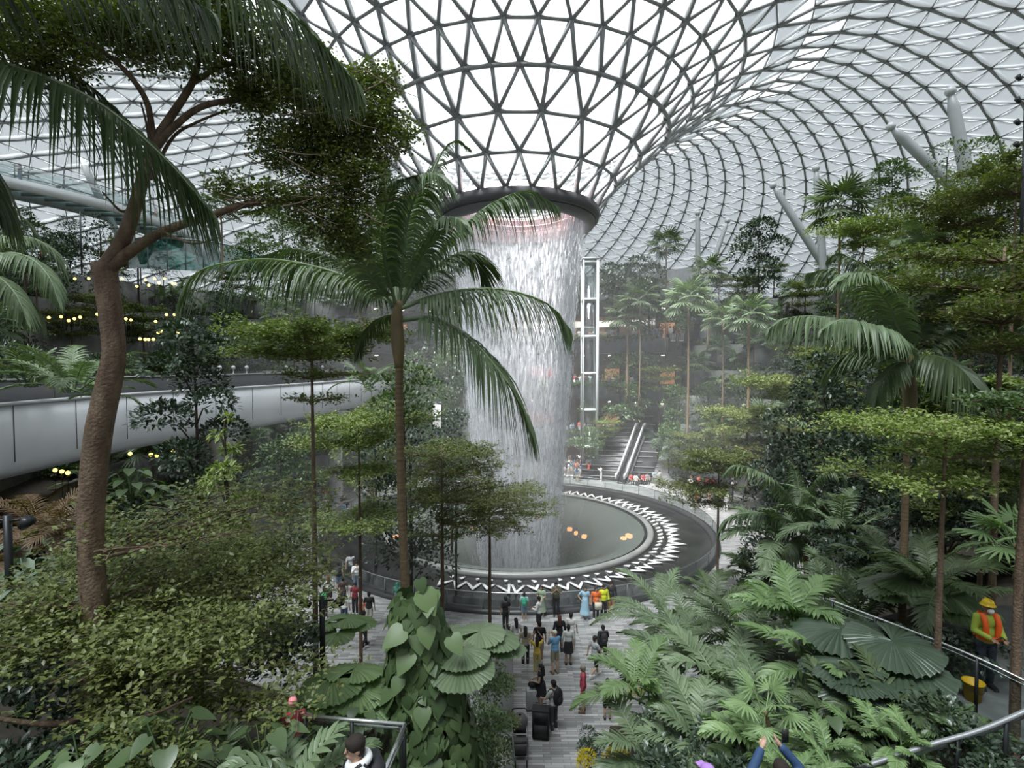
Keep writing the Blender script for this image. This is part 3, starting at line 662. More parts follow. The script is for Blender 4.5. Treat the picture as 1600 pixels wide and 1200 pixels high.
def leafobj(name, parts, m, parent=None, loc=None):
    V = []; Fs = {}; R = []; n = 0
    for v, fl, r in parts:
        V.append(v); R.append(r)
        for a in fl: Fs.setdefault(a.shape[1], []).append(a + n)
        n += len(v)
    ks = list(Fs); F = np.concatenate(Fs[ks[0]]); F4 = np.concatenate(Fs[ks[1]]) if len(ks) > 1 else None
    return build(name, np.concatenate(V), F, m, parent, False, np.concatenate(R), loc, F4)

# ---- pinnate palm frond along a curve
def frond(pts, L, n, hang, w=.035, rng=None, sweep_=.5, prof=None, seg=4, lift=.15, base=.12, side=None):
    rng = rng or np.random.default_rng(1); c = spline(pts, 48); cum = np.concatenate([[0], np.cumsum(np.linalg.norm(np.diff(c, axis=0), axis=1))]); u = cum/cum[-1]
    T = nrmz(np.gradient(c, axis=0)); up = np.array((0,0,1.)); S = np.cross(T, up)
    if side is not None: S = np.tile(np.array(side, float), (48,1)); S = S - (S*T).sum(1)[:,None]*T
    S = nrmz(S)
    t = np.linspace(base, .995, n); out = []
    B = np.stack([np.interp(t, u, c[:,k]) for k in range(3)], 1); TT = nrmz(np.stack([np.interp(t, u, T[:,k]) for k in range(3)], 1)); SS = nrmz(np.stack([np.interp(t, u, S[:,k]) for k in range(3)], 1)); N = nrmz(np.cross(SS, TT))
    pl = prof(t) if prof else np.clip(np.minimum(.55 + 1.6*(t-base), 1.12 - .95*np.clip((t-.6)/.4, 0, 1)**1.5), .15, 1)
    for sgn in (-1, 1):
        ln = L*pl*rng.uniform(.9, 1.08, n); a = sweep_ + .9*t**2 + rng.normal(0, .05, n)
        d0 = sgn*SS*np.cos(a)[:,None] + TT*np.sin(a)[:,None] + N*(lift + rng.normal(0,.06,n))[:,None]; d0 = nrmz(d0)
        us = np.linspace(0, 1, seg+1); pp = []
        hg = hang*rng.uniform(.8, 1.15, n)
        for q in us:
            dr = np.array((0,0,-1.))[None]*(hg*q*q*ln)[:,None]; k = 1/(1+hg*q*.45)
            pp.append(B + d0*(ln*q*k)[:,None] + dr*k[:,None] if hasattr(k,'__len__') else B + d0*(ln*q)[:,None]*k + dr*k)
        pp = np.stack(pp, 1); dd = nrmz(np.gradient(pp, axis=1)); wn = nrmz(np.cross(dd, sgn*np.cross(d0, TT)[:,None,:] + 1e-6)); ws = np.array([.5,1,.9,.55,.04]) if seg == 4 else np.array([.5,1,.65,.04]) if seg == 3 else np.array([.6,1,.05])
        nn = np.cross(wn, dd)
        Lf = pp - wn*ws[None,:,None]*w + nn*ws[None,:,None]*w*.35; Rt = pp + wn*ws[None,:,None]*w + nn*ws[None,:,None]*w*.35
        V = np.stack([Lf, pp, Rt], 2).reshape(n, -1, 3); m = 3*(seg+1); b = np.arange(n)[:,None]*m; F = []
        for j in range(seg):
            for h in (0, 1): F.append(b + np.array([j*3+h, j*3+h+1, j*3+3+h+1, j*3+3+h]))
        out.append((V.reshape(-1,3), [np.concatenate(F)], np.repeat(rng.random(n)*.5 + rng.random()*.4, m)))
    rr = float(cum[-1])*.0065 + .006
    V, F = tube(c, [rr*1.6, rr, rr*.6, rr*.2], 5, False); out.append((V, [np.array(F)], np.full(len(V), .95)))
    return out
def arc(az, el, ln, droop, n=7, o=(0,0,0)):
    """polyline leaving o at azimuth az, elevation el, bending down by droop radians"""
    p = [np.array(o, float)]
    for i in range(n):
        e = el - droop*((i+.5)/n)**1.2; p.append(p[-1] + ln/n*np.array((math.cos(az)*math.cos(e), math.sin(az)*math.cos(e), math.sin(e))))
    return p
# ---- fan leaf (pleated, radiating)
def fanleaf(o, d, up, R, n=22, span=rad(300), rng=None, droop=.35, split=.45, full=False):
    rng = rng or np.random.default_rng(2); d = np.array(d, float); d /= np.linalg.norm(d); up = np.array(up, float); x = np.cross(d, up); x /= np.linalg.norm(x); z = np.cross(x, d); o = np.array(o, float)
    V = []; F = []; st = (.0,.35,.7,1.)
    A = np.linspace(-span/2, span/2, n+1); k = 0
    for i in range(n):
        a0, a1 = A[i], A[i+1]; am = (a0+a1)/2; Rl = R*(1 if full else (.86+.14*math.cos(am)))*rng.uniform(.95, 1.04)
        for q in st:
            wq = 1. if (q <= 1-split or full) else max(.06, (1-q)/split)
            for aa, zz in ((am-(am-a0)*wq, 0), (am, .05 if q else 0), (am+(a1-am)*wq, 0)):
                v = o + Rl*q*(d*math.cos(aa) + x*math.sin(aa)) + z*(zz*R*min(1,q*1.5) - (.0 if full else 0)) + z*(-droop*R*q*q*(.35+.65*(1-math.cos(aa))*.5 if not full else .6))
                V.append(v)
        for j in range(3):
            for h in (0, 1): F.append((k+j*3+h, k+j*3+h+1, k+j*3+3+h+1, k+j*3+3+h))
        k += 12
    V = np.array(V); return (V, [np.array(F)], np.repeat(rng.random(n)*.35 + rng.random()*.5, 12))
# ---- tiers of small leaves (umbrella-like crown)
def tiercrown(tiers, rng, N, s, T=T_SMALL, flat=.22, branch=True, ecc=(1,1)):
    """tiers: (dx,dy,z,R,share). returns leaf parts and branch MB"""
    parts = []; mb = MB(); N = int(N*1.4); s = s*1.18; tot = sum(t[3]**2*t[4] for t in tiers)
    for dx, dy, z, R, sh in tiers:
        n = int(N*R*R*sh/tot); nb = max(7, int(5+R*3)); az = np.linspace(0, 2*PI, nb, endpoint=False) + rng.normal(0, .2, nb); ln = R*rng.uniform(.72, 1.08, nb)
        tips = []; 
        for a, l in zip(az, ln):
            p = []; 
            for q in np.linspace(0, 1, 5): p.append((l*q*math.cos(a+.25*math.sin(q*3+a))*ecc[0]+dx*q, l*q*math.sin(a+.25*math.sin(q*3+a))*ecc[1]+dy*q, z + R*(.10*q-.10*q*q) - R*.12*(1-q)))
            tips.append(p)
            if branch: mb.tube([(0,0,p[0][2])]+p[1:], [.028*R*.5+.008, .006*R+.003, .004], 5, False)
            if branch:
                for w_ in range(5):
                    q = rng.uniform(.3, .95); b0 = np.array([np.interp(q, np.linspace(0,1,5), [pp[k] for pp in p]) for k in range(3)]); aa = a + rng.choice([-1,1])*rng.uniform(.5, 1.1); e = b0 + np.array((math.cos(aa), math.sin(aa), rng.uniform(-.02,.12)))*R*rng.uniform(.15,.32)
                    mb.tube([b0, (b0+e)/2 + np.array((0,0,.02)), e], .0035*R**.5+.003, 4, False)
        bi = rng.integers(0, nb, n); q = rng.uniform(.12, 1, n)**.7; P_ = np.array(tips)[bi]   # n,5,3
        fi = q*4; i0 = np.clip(fi.astype(int), 0, 3); f = (fi-i0)[:,None]; c = P_[np.arange(n), i0]*(1-f) + P_[np.arange(n), i0+1]*f
        # leaves sit in rosettes: quantise the offsets to clusters
        nc = max(12, n//16); cl = rng.normal(0, 1, (nc, 3)); ci = rng.integers(0, nc, n)
        qc = rng.uniform(.12, 1, nc)**.65; bc = rng.integers(0, nb, nc); P2 = np.array(tips)[bc]; fi = qc*4; i0 = np.clip(fi.astype(int), 0, 3); f = (fi-i0)[:,None]
        cc = P2[np.arange(nc), i0]*(1-f) + P2[np.arange(nc), i0+1]*f; cc[:,0] += cl[:,0]*R*.13; cc[:,1] += cl[:,1]*R*.13; cc[:,2] += cl[:,2]*R*flat*.28 + R*.03
        m = rng.random(n) < .75; pos = np.where(m[:,None], cc[ci] + rng.normal(0, s*.9, (n,3))*np.array((1,1,.5)), c + rng.normal(0, R*.06, (n,3))*np.array((1,1,.6)))
        az2 = rng.uniform(0, 2*PI, n); el = rng.normal(.15, .35, n); d = np.stack([np.cos(az2)*np.cos(el), np.sin(az2)*np.cos(el), np.sin(el)], 1)
        up = nrmz(np.stack([rng.normal(0,.35,n), rng.normal(0,.35,n), np.ones(n)], 1))
        parts.append(leaves(T, pos, d, up, s*rng.uniform(.7, 1.25, n), rng))
    return parts, mb
# ---- rounded masses of leaves
def blobcrown(blobs, rng, N, s, T=T_OVATE, w=1., drop=.0):
    parts = []; tot = sum(b[3]**2 for b in blobs)
    for x, y, z, R, fl in [(b + (.75,))[:5] for b in blobs]:
        n = int(N*R*R/tot); v = nrmz(rng.normal(0,1,(n,3))); v[:,2] = np.where(v[:,2] < -.35, -v[:,2], v[:,2]); rr = R*rng.uniform(.55, 1.08, n)**.6
        pos = np.array((x,y,z)) + v*rr[:,None]*np.array((1,1,fl)); d = nrmz(v + rng.normal(0,.5,(n,3)) + np.array((0,0,-drop))); up = nrmz(v*.5 + np.array((0,0,1.)) + rng.normal(0,.25,(n,3)))
        parts.append(leaves(T, pos, d, up, s*rng.uniform(.65, 1.3, n), rng, w))
    return parts
def trunk_mb(pts, r, n=8): return MB().tube(spline(pts, max(8, len(pts)*4)), r, n)

# ---- the kinds, one maker each: returns the root empty of the first one
def k_tier(name, R, h, tiers, N, s, m, seed, bark=M_BARKD, lean=0, T=T_SMALL, tr=.09, low=True):
    rng = np.random.default_rng(seed); e = empty(name)
    parts, mb = tiercrown(tiers, rng, N, s, T); leafobj('crown', parts, m, e)
    tk = trunk_mb([(lean,0,0),(lean*.4,.05,h*.5),(0,0,h)], [tr, tr*.8, tr*.3]).obj('trunk', bark, e, True); mb.obj('branches', bark, tk); return e
def k_round(name, h, R, N, s, m, seed, nb=9, T=T_OVATE, bark=M_BARKD, tr=.09, cone=False, low=.35, w=1., drop=.0):
    rng = np.random.default_rng(seed); e = empty(name); bl = []
    for i in range(nb):
        q = (i+.5)/nb; z = h*(low + (1-low)*q); rad_ = R*((1.05-q) if cone else math.sin(PI*(.15+.8*q)))*.75; a = i*2.4
        bl.append((math.cos(a)*rad_, math.sin(a)*rad_, z, R*(.62 if not cone else .55*(1.15-q)) *rng.uniform(.85,1.15), .7))
    leafobj('crown', blobcrown(bl, rng, N, s, T, w, drop), m, e)
    b = trunk_mb([(0,0,0),(.05,.03,h*.5),(0,0,h*.95)], [tr, tr*.7, tr*.2])
    for x, y, z, r_, f in bl: b.tube([(0,0,z-r_*.7-.2), (x*.5,y*.5,z-r_*.2), (x,y,z)], [tr*.35, tr*.12], 5, False)
    b.obj('trunk', bark, e, True); return e
def k_fanpalm(name, h, R, nl, m, seed, tr=.09, droop=.5, stem=1.0, low=0):
    rng = np.random.default_rng(seed); e = empty(name); ps = []
    for i in range(nl):
        a = i*2.399; q = (i+.5)/nl; el = rad(75 - 105*q); d = np.array((math.cos(a)*math.cos(el), math.sin(a)*math.cos(el), math.sin(el))); o_ = np.array((0,0,h)) + d*R*stem*.8
        V, F = tube([(0,0,h-.1), o_], .014, 4, False); ps.append((V, [np.array(F)], np.full(len(V), .6)))
        ps.append(fanleaf(o_, d+np.array((0,0,-.25)), (0,0,1.01), R*.75, 14, rad(250), rng, droop, .6))
    leafobj('crown', ps, m, e); trunk_mb([(0,0,0),(.06,0,h*.5),(0,0,h)], [tr, tr*.75, tr*.8]).obj('trunk', M_BARKP, e, True); return e
def k_feather(name, n, ln, L, nl, m, seed, el=(75,25), droop=1.3, hang=.35, w=.03, h=0, stems=1, seg=3, base=.18, tr=.07):
    """clump or small palm of feather fronds"""
    rng = np.random.default_rng(seed); e = empty(name); ps = []
    for i in range(n):
        a = i*2.399 + rng.normal(0,.2); q = (i+.5)/n; o_ = (rng.normal(0,.12)*stems, rng.normal(0,.12)*stems, h)
        ps += frond(arc(a, rad(el[0]+(el[1]-el[0])*q), ln*rng.uniform(.8,1.1), droop*rng.uniform(.8,1.2), 6, o_), L, nl, hang, w, rng, .45, None, seg, .2, base)
    leafobj('fronds', ps, m, e)
    if h > .3: trunk_mb([(0,0,0),(0,.03,h*.5),(0,0,h)], [tr, tr*.8, tr]).obj('trunk', M_BARKP, e, True)
    return e
def k_licuala(name, n, R, stem, m, seed, full=True):
    rng = np.random.default_rng(seed); e = empty(name)
    for i in range(n):
        a = i*2.1+.4; el = rad(70-45*(i/n)); tip = np.array((math.cos(a)*math.cos(el), math.sin(a)*math.cos(el), math.sin(el)))*stem*rng.uniform(.8,1.1)
        V, F = tube([(0,0,0), tip*.5+np.array((0,0,.1*stem)), tip], .016, 5, False); d = np.array((math.cos(a), math.sin(a), -.25+.3*rng.random()))
        leafobj('leaf', [(V, [np.array(F)], np.full(len(V), .7)), fanleaf(tip, d, (0,0,1.), R*rng.uniform(.85,1.1), 34, rad(330), rng, .3, .12, True)], m, e)
    return e
def k_bigleaf(name, n, s, stem, m, seed, T=T_HEART, spread=1.):
    rng = np.random.default_rng(seed); e = empty(name); ps = []
    for i in range(n):
        a = i*2.399; q = (i+.5)/n; el = rad(80-65*q); tip = np.array((math.cos(a)*math.cos(el)*spread, math.sin(a)*math.cos(el)*spread, math.sin(el)))*stem*rng.uniform(.7,1.1)
        V, F = tube([(0,0,0), tip*.6+np.array((0,0,.12*stem)), tip], .012, 4, False); ps.append((V, [np.array(F)], np.full(len(V), .7)))
        ps.append(leaves(T, [tip], [(math.cos(a), math.sin(a), -.35)], [(0,0,1)], s*rng.uniform(.75,1.15), rng))
    leafobj('leaves', ps, m, e); return e
def k_bush(name, R, N, s, m, seed, T=T_OVATE, fl=.7, w=1., nb=6):
    rng = np.random.default_rng(seed); e = empty(name); bl = [(rng.normal(0,R*.42), rng.normal(0,R*.42), R*.35*rng.uniform(.6,1.7), R*rng.uniform(.4,.62), fl) for _ in range(nb)]
    leafobj('leaves', blobcrown(bl, rng, N, s, T, w), m, e); b = MB()
    for x, y, z, r_, f in bl: b.tube([(0,0,-.2), (x*.4,y*.4,z*.5), (x,y,z)], .02, 4, False)
    b.obj('stems', M_BARKD, e); return e
USED = set()
def put(proto, loc, rz=0., s=1., label=None, cat=None, group=None, sz=None):
    """the first call moves the prototype itself, later calls copy it with its parts"""
    o = copy_tree(proto) if proto.name in USED else proto
    USED.add(proto.name); o.location = tuple(loc); o.rotation_euler.z = rz; o.scale = (s, s, sz or s)
    for k, v in (('label', label), ('category', cat), ('group', group)):
        if v: o[k] = v
        elif k == 'group' and 'group' in o: del o['group']
    return o
rng0 = np.random.default_rng(11)
def base_for(px, py, Y, zb): v = P(px, py, Y); return Vector((v.x, v.y, zb)), v.z - zb     # foot point, height of the pixel above it
def pw(pts, Y, o):
    """pixel polyline (px, py, depth offset) -> points relative to o"""
    return [P(a, b, Y + (c[0] if c else 0)) - o for a, b, *c in pts]
# ================= the brown-trunked feather palm in the middle
def hero_palm(name, label, foot, Y, trunk, tw, fr, m, shaft=None, L=.9, nl=58, w=.03, hang=1.2, seed=1):
    rng = np.random.default_rng(seed); o = Vector(foot); e = empty(name, o); tag(e, label, 'palm')
    tp = pw(trunk, Y, o); MB().tube(spline([(tp[0][0], tp[0][1], 0)] + tp, 40), tw, 12).obj('trunk', M_BARKP, e, True)
    if shaft: sp_ = pw(shaft[0], Y, o); MB().tube(spline(sp_, 14), shaft[1], 12).obj('crownshaft', M_SHAFT, e, True)
    for f in fr:
        pts, kw = f if isinstance(f, tuple) else (f, {})
        k = dict(L=L, n=nl, hang=hang, w=w); k.update(kw); mm = k.pop('m', m)
        leafobj('frond', frond(pw(pts, Y, o), rng=rng, seg=4, **k), mm, e)
    return e
PM = LM['palm']; PD = LM['palmd']
hero_palm('feather_palm', 'tall feather palm with ringed brown trunk, in front of the waterfall', (P(634,1000,11).x, 11, 3.0), 11,
    [(636,1100),(634,950),(628,800),(624,650),(624,560)], [.125,.105,.09,.082,.085],
    [[(622,480),(580,452,.2),(520,425,.3),(440,407,.1),(370,408,-.3),(310,425,-.7),(282,470,-1.0)],
     ([(620,478),(575,435,1.2),(520,405,2.2),(455,390,3.0),(400,405,3.6)], dict(m=PD)),
     ([(618,474),(560,420,1.5),(500,370,2.5),(440,335,3.2),(380,330,3.8)], dict(hang=.5, m=PD)),
     ([(624,476),(628,420,-.1),(636,350,-.3),(652,300,-.7),(676,272,-1.1),(704,290,-1.5)], dict(L=1.0, hang=1.1)),
     ([(628,470),(640,400,1.2),(660,320,2.0),(684,250,2.5),(708,222,2.8),(732,232,3.0)], dict(L=1.0, m=PD, hang=.9)),
     [(626,478),(665,420,.1),(715,362,.2),(770,318,.3),(825,300,.3),(869,322,.2)],
     [(628,482),(680,462,-.2),(740,452,-.5),(800,455,-.7),(855,475,-.9),(888,512,-1.0)],
     ([(630,500),(680,498,-.4),(735,530,-.7),(780,580,-1.0),(812,630,-1.1),(832,684,-1.2)], dict(L=1.25, hang=1.3)),
     ([(624,474),(670,425,.8),(715,398,1.2),(745,408,1.6),(757,440,1.8)], dict(m=PD, hang=.7)),
     ([(620,472),(614,400,1.0),(608,330,1.6),(604,255,1.9)], dict(m=PD, hang=.2, L=.75, side=(1,0,0))),
     ([(618,476),(600,400,-.6),(600,340,-1.2),(618,290,-1.7),(650,275,-2.1)], dict(L=.85, hang=1.0)),
     ([(616,478),(585,440,-.5),(560,395,-.9),(545,350,-1.2),(530,330,-1.5)], dict(L=.9, hang=.7)),
     ([(618,490),(590,500,.4),(568,525,.6),(556,560,.8)], dict(L=.4, nl_=0) if False else dict(L=.4, n=30, m=PD)),
     ([(628,474),(660,400,-.4),(690,350,-.9),(712,340,-1.3),(730,355,-1.7)], dict(L=.7, hang=.9)),
     ([(622,476),(625,430,.6),(640,380,1.6),(668,350,2.4),(700,345,3.1)], dict(L=.8, m=PD, hang=.5))],
    PM, (([(624,575),(622,540),(620,500),(624,470)]), [.085,.145,.13,.07]), L=1.3, nl=88, w=.025, hang=1.6, seed=3)
# ================= the feather palm on the right
hero_palm('feather_palm', 'feather palm with swollen brown crownshaft standing among the right hand trees', (P(1412,1000,13).x, 13, 2.6), 13,
    [(1410,940),(1414,800),(1417,700),(1418,640)], [.10,.085,.075,.08],
    [([(1416,560),(1385,535,-.3),(1330,505,-.6),(1275,495,-.9),(1228,498,-1.2),(1202,514,-1.5)], {}),
     ([(1420,560),(1400,530,-.8),(1360,508,-1.5),(1315,500,-2),(1284,516,-2.4)], dict(m=LM['palm'])),
     ([(1418,556),(1395,505,.2),(1350,462,.4),(1300,424,.6),(1262,428,.6)], {}),
     ([(1418,556),(1402,490,1),(1368,430,1.6),(1316,398,2.1),(1296,405,2.3)], dict(m=PD)),
     ([(1420,556),(1420,490,1.2),(1420,430,1.9),(1419,400,2.2)], dict(m=PD, hang=.25, side=(1,0,0), L=.85)),
     ([(1424,556),(1445,500,.3),(1475,455,.5),(1500,450,.7)], dict(m=PD, hang=.6)),
     ([(1426,560),(1470,525,.2),(1530,510,.3),(1575,525,.3),(1600,560,.3)], dict(hang=.9)),
     ([(1414,568),(1380,552,.5),(1335,550,.9),(1295,578,1.2)], dict(hang=.9)),
     ([(1424,566),(1460,556,-.8),(1500,575,-1.5),(1530,610,-2)], dict(m=PD)),
     ([(1418,568),(1400,570,-.8),(1375,600,-1.2),(1365,640,-1.4)], dict(L=.6, m=PD)),
     ([(1428,568),(1460,575,.8),(1490,600,1.4),(1500,640,1.7)], dict(L=.6)),
     ([(1416,556),(1390,480,-.6),(1345,430,-1.1),(1310,440,-1.4)], dict(hang=.7))],
    PM, (([(1418,655),(1422,625),(1420,590),(1420,555)]), [.09,.16,.14,.07]), L=1.1, nl=66, w=.036, hang=1.3, seed=5)
# ================= the palm at the top left corner (trunk outside the picture)
hero_palm('feather_palm', 'dark feather palm whose hanging fronds fill the top left corner', (P(-190,900,7).x, 7, 4.6), 7,
    [(-190,1000),(-190,500),(-170,150)], [.13,.11,.10],
    [([(-150,120),(-40,95),(60,118,-.1),(160,165,-.2),(260,250,-.3),(332,335,-.4)], dict(L=1.35, n=80, w=.026, hang=1.5)),
     ([(-150,110),(-20,-20,.6),(120,-60,1.0),(300,-45,.7),(430,0,.3),(556,128,.0)], dict(L=1.75, n=110, w=.03, hang=1.6)),
     ([(-150,110),(-60,60,.3),(30,60,.5),(110,110,.6),(200,190,.6)], dict(L=.9, n=50, hang=1.2)),
     ([(-150,130),(-80,180,.2),(-20,260,.3),(0,340,.3)], dict(L=.8, n=40)),
     ([(-150,110),(-60,-60,-.5),(60,-100,-.9),(200,-70,-1.1),(330,20,-1.2)], dict(L=1.3, n=80, hang=1.5)),
     ([(-150,110),(-250,0,.4),(-400,20,.8),(-500,160,1)], {})], PD, L=1.1, nl=60, w=.028, hang=1.3, seed=7)
hero_palm('feather_palm', 'feather palm with two arched fronds reaching left beside the pool railing', (P(1262,900,20).x, 20, 0), 20,
    [(1262,980),(1260,900),(1256,840)], [.10,.09,.09],
    [([(1254,828),(1240,790,-.2),(1210,752,-.5),(1172,732,-.8),(1148,728,-1),(1132,742,-1.1)], {}),
     ([(1254,832),(1235,815,.1),(1205,804,.2),(1170,801,.3),(1140,810,.4),(1123,834,.4)], {}),
     ([(1256,828),(1262,780,-.3),(1280,745,-.6),(1305,735,-.9),(1320,750,-1.1)], {}),
     ([(1256,828),(1285,800,.3),(1320,800,.5),(1345,825,.6)], dict(m=PD)), ([(1254,832),(1240,850,-.5),(1215,870,-.9),(1200,900,-1.1)], dict(m=PD)),
     ([(1256,828),(1250,770,.8),(1240,730,1.3),(1225,715,1.6)], dict(m=PD))], PM, L=.95, nl=46, w=.042, hang=1.2, seed=8)
# left edge palm, pale arching fronds
hero_palm('feather_palm', 'pale feather palm drooping in from the left edge above the train track', (P(-60,800,13).x, 13, 3.5), 13,
    [(-60,900),(-55,600),(-50,470)], [.11,.09,.09],
    [([(-50,440),(-10,380,.2),(40,370,.4),(80,390,.5),(104,435,.6)], {}),
     ([(-50,440),(0,400,-.3),(40,400,-.6),(75,430,-.8),(95,480,-1)], {}),
     ([(-50,440),(-30,350,.4),(0,320,.7),(40,345,.9),(66,390,1)], dict(m=PD)),
     ([(-50,440),(-10,430,-.5),(25,460,-.8),(45,510,-1)], {}),
     ([(-50,440),(0,440,.6),(45,470,1),(62,510,1.2)], dict(m=PD)),
     ([(-50,440),(-120,400),(-180,440)], {})], PM, L=.75, nl=46, w=.026, hang=1.0, seed=9)
# ================= foreground tree with forked trunk on the left
o = Vector((P(152,1200,8).x, 8, 4.9)); e = empty('forked_tree', o); tag(e, 'big forked brown tree nearest on the left, small leaves spreading across the top', 'tree')
b = MB(); Y = 8
def br(pts, r, n=10): b.tube(spline(pw(pts, Y, o), len(pts)*6), r, n)
b.tube(spline([(0,0,0)]+[p for p in pw([(156,1130),(150,1000),(142,830),(152,690),(172,590),(178,545),(170,470),(162,412)], Y, o)], 60), [.20,.19,.18,.175,.185,.17,.155,.16,.17], 14)
b.obj('trunk', M_BARK, e, True); b = MB()
br([(160,425),(190,380),(212,320),(236,235),(262,190),(300,130),(312,85)], [.13,.105,.085,.065,.05,.035])
br([(170,420),(205,392),(255,362),(320,340),(390,318),(460,312,.2),(560,308,.3)], [.10,.08,.06,.05,.04,.02])
br([(236,240),(270,200),(320,165),(400,155,.3),(500,160,.5),(590,170,.6)], [.06,.05,.04,.03,.015])
br([(300,130),(360,100,.2),(430,120,.4),(520,140,.6),(610,180,.8)], [.04,.03,.02,.01])
br([(212,320),(190,330),(160,300,-.4)], [.03,.02,.01]); br([(240,225),(225,150,-.3),(160,80,-.6),(60,40,-.9)], [.05,.04,.03,.015])
br([(255,362),(300,380,-.5),(350,370,-.8)], [.02,.01]); br([(312,90),(280,30,-.3),(200,-20,-.6)], [.03,.02,.01])
br([(236,235),(228,190),(220,160)], [.02,.012]); br([(235,280),(270,215,.3),(310,190,.5),(360,170,.7)], [.03,.015])
br([(150,1100),(110,1128,-.2),(50,1130,-.4),(-30,1118,-.6)], [.06,.05,.04,.03]); br([(158,1080),(230,1062,.2),(330,1060,.3),(440,1080,.5)], [.05,.03,.02,.01])
br([(150,1110),(220,1120,-.8),(300,1090,-1.2)], [.03,.015])
rg1 = np.random.default_rng(21)
for i in range(60):
    q = rg1.choice(3); x0, y0 = [(rg1.uniform(380,590), rg1.uniform(110,330)), (rg1.uniform(20,260), rg1.uniform(10,110)), (rg1.uniform(330,600), rg1.uniform(290,350))][q]
    a = rg1.uniform(-.7,.5); l = rg1.uniform(40,100); dd = rg1.uniform(-.6,.8)
    br([(x0,y0,dd),(x0+l*.5*math.cos(a),y0+l*.5*math.sin(a)+4,dd),(x0+l*math.cos(a),y0+l*math.sin(a),dd)], [.012,.008,.003], 4)
b.obj('branches', M_BARK, e.children[0], True)
def pxcloud(specs, s, T, rng, nclus=14):
    specs = [q[:6] + (int(q[6]*1.7),) for q in specs]
    """leaf clusters in ellipsoids given by pixel centre/radii at a depth: (px,py,rx,ry,dY,depth half thickness,N)"""
    ps = []
    for px, py, rx, ry, dy, dz, N in specs:
        nc = max(6, N//nclus); v = rng.normal(0,1,(nc,3)); v = nrmz(v)*(rng.random(nc)**.45)[:,None]
        c0 = np.array(P(px, py, Y+dy) - o); k = (Y+dy)/FPX; cc = c0 + v*np.array((rx*k, dz, ry*k)); ci = rng.integers(0, nc, N)
        pos = cc[ci] + rng.normal(0, s*1.1, (N,3)); az = rng.uniform(0,2*PI,N); el = rng.normal(.1,.45,N)
        d = np.stack([np.cos(az)*np.cos(el), np.sin(az)*np.cos(el), np.sin(el)],1); up = nrmz(np.stack([rng.normal(0,.45,N), rng.normal(0,.45,N)-.2, np.ones(N)],1))
        ps.append(leaves(T, pos, d, up, s*rng.uniform(.65,1.3,N), rng))
    return ps
leafobj('crown', pxcloud([(500,170,115,60,.4,.7,5200),(560,215,85,40,.5,.6,3200),(430,110,110,50,.5,.6,3600),(470,235,80,35,.4,.5,2400),(540,275,75,45,.4,.5,3000),(590,130,45,30,.6,.4,1000),(520,345,75,50,.4,.5,2600),(440,310,75,24,.2,.4,1300),
    (110,35,150,55,-.6,.6,4600),(60,90,90,45,-.8,.5,1900),(260,60,110,55,-.3,.6,3000),(350,30,90,50,0,.6,2200),(360,290,40,22,0,.3,400),(610,185,40,20,.7,.3,500),(380,150,50,28,.3,.4,900),(640,210,22,10,.7,.2,120),(560,390,40,20,.4,.3,500)], .056, (T_OVATE[0]*np.array((1.25,1,1)), T_OVATE[1]), rg1), LM['olive'], e)
ps, mb = tiercrown([(1.2,2.2,9.75-4.9,2.2,.30),(.6,1.5,8.45-4.9,3.0,1.),(2.0,-.2,7.6-4.9,1.7,.9),(-1.0,1.2,8.9-4.9,1.8,.35)], rg1, 27000, .082, T_SMALL, .3)
leafobj('lower_crown', ps, LM['olive'], e); mb.obj('twigs', M_BARK, e)

# ================= single trees that can be told apart
BD = M_BARKD
def T(maker, px, py, Y, zb, label, cat='tree', rz=0., **kw):
    """maker(h) builds a plant whose crown top sits at the pixel (px,py) at depth Y, foot at height zb"""
    f, h = base_for(px, py, Y, zb); e = maker(h, **kw); return put(e, f, rz, 1, label, cat)
def tier(h, tiers, N, s, m, seed, bark=M_BARK, tr=.08, T_=T_SMALL, name='tiered_tree'):
    return k_tier(name, 0, h, [(a,b,h-c,R,sh) for a,b,c,R,sh in tiers], N, s, LM[m], seed, bark, 0, T_, tr)
T(tier, 486, 515, 13, 3.6, 'slim tiered tree with yellow green umbrella top just left of the central palm', tiers=[(0,0,.1,2.15,1),(-.3,.1,.55,1.7,.8),(.3,0,1.1,1.0,.4),(.1,0,1.7,.8,.3)], N=13000, s=.085, m='lime', seed=31)
T(tier, 560, 650, 21, 0, 'tiered tree with soft green layers behind the central palm, beside a pale pier', tiers=[(.5,0,.2,2.6,1),(-.8,0,1.0,2.0,.8),(0,0,2.2,1.7,.6),(-.2,0,4.2,2.3,.7)], N=15000, s=.11, m='lime', seed=32)
T(tier, 690, 695, 17, .6, 'layered dark green tree in front of the pool, right of the central palm', tiers=[(.1,0,.2,1.9,1),(.4,.3,.8,1.8,.8),(.9,.2,1.6,2.2,.9),(1.4,0,2.4,1.6,.7),(-.2,0,2.9,1.2,.5)], N=15000, s=.075, m='olive', seed=33)
T(tier, 765, 765, 19.5, 0, 'small tiered tree with thin dark trunk before the pool rim', tiers=[(.2,0,.1,1.6,1),(.8,0,.7,1.8,1),(.2,0,1.4,1.3,.6)], N=8500, s=.075, m='olive', seed=34)
T(tier, 1124, 706, 27.5, 0, 'small umbrella shaped tree standing right of the pool', tiers=[(0,0,.2,1.9,1),(-.2,0,.8,2.3,1),(-1.6,0,1.9,2.0,.9),(-1.2,0,2.6,1.6,.5)], N=11000, s=.12, m='olive', seed=35)
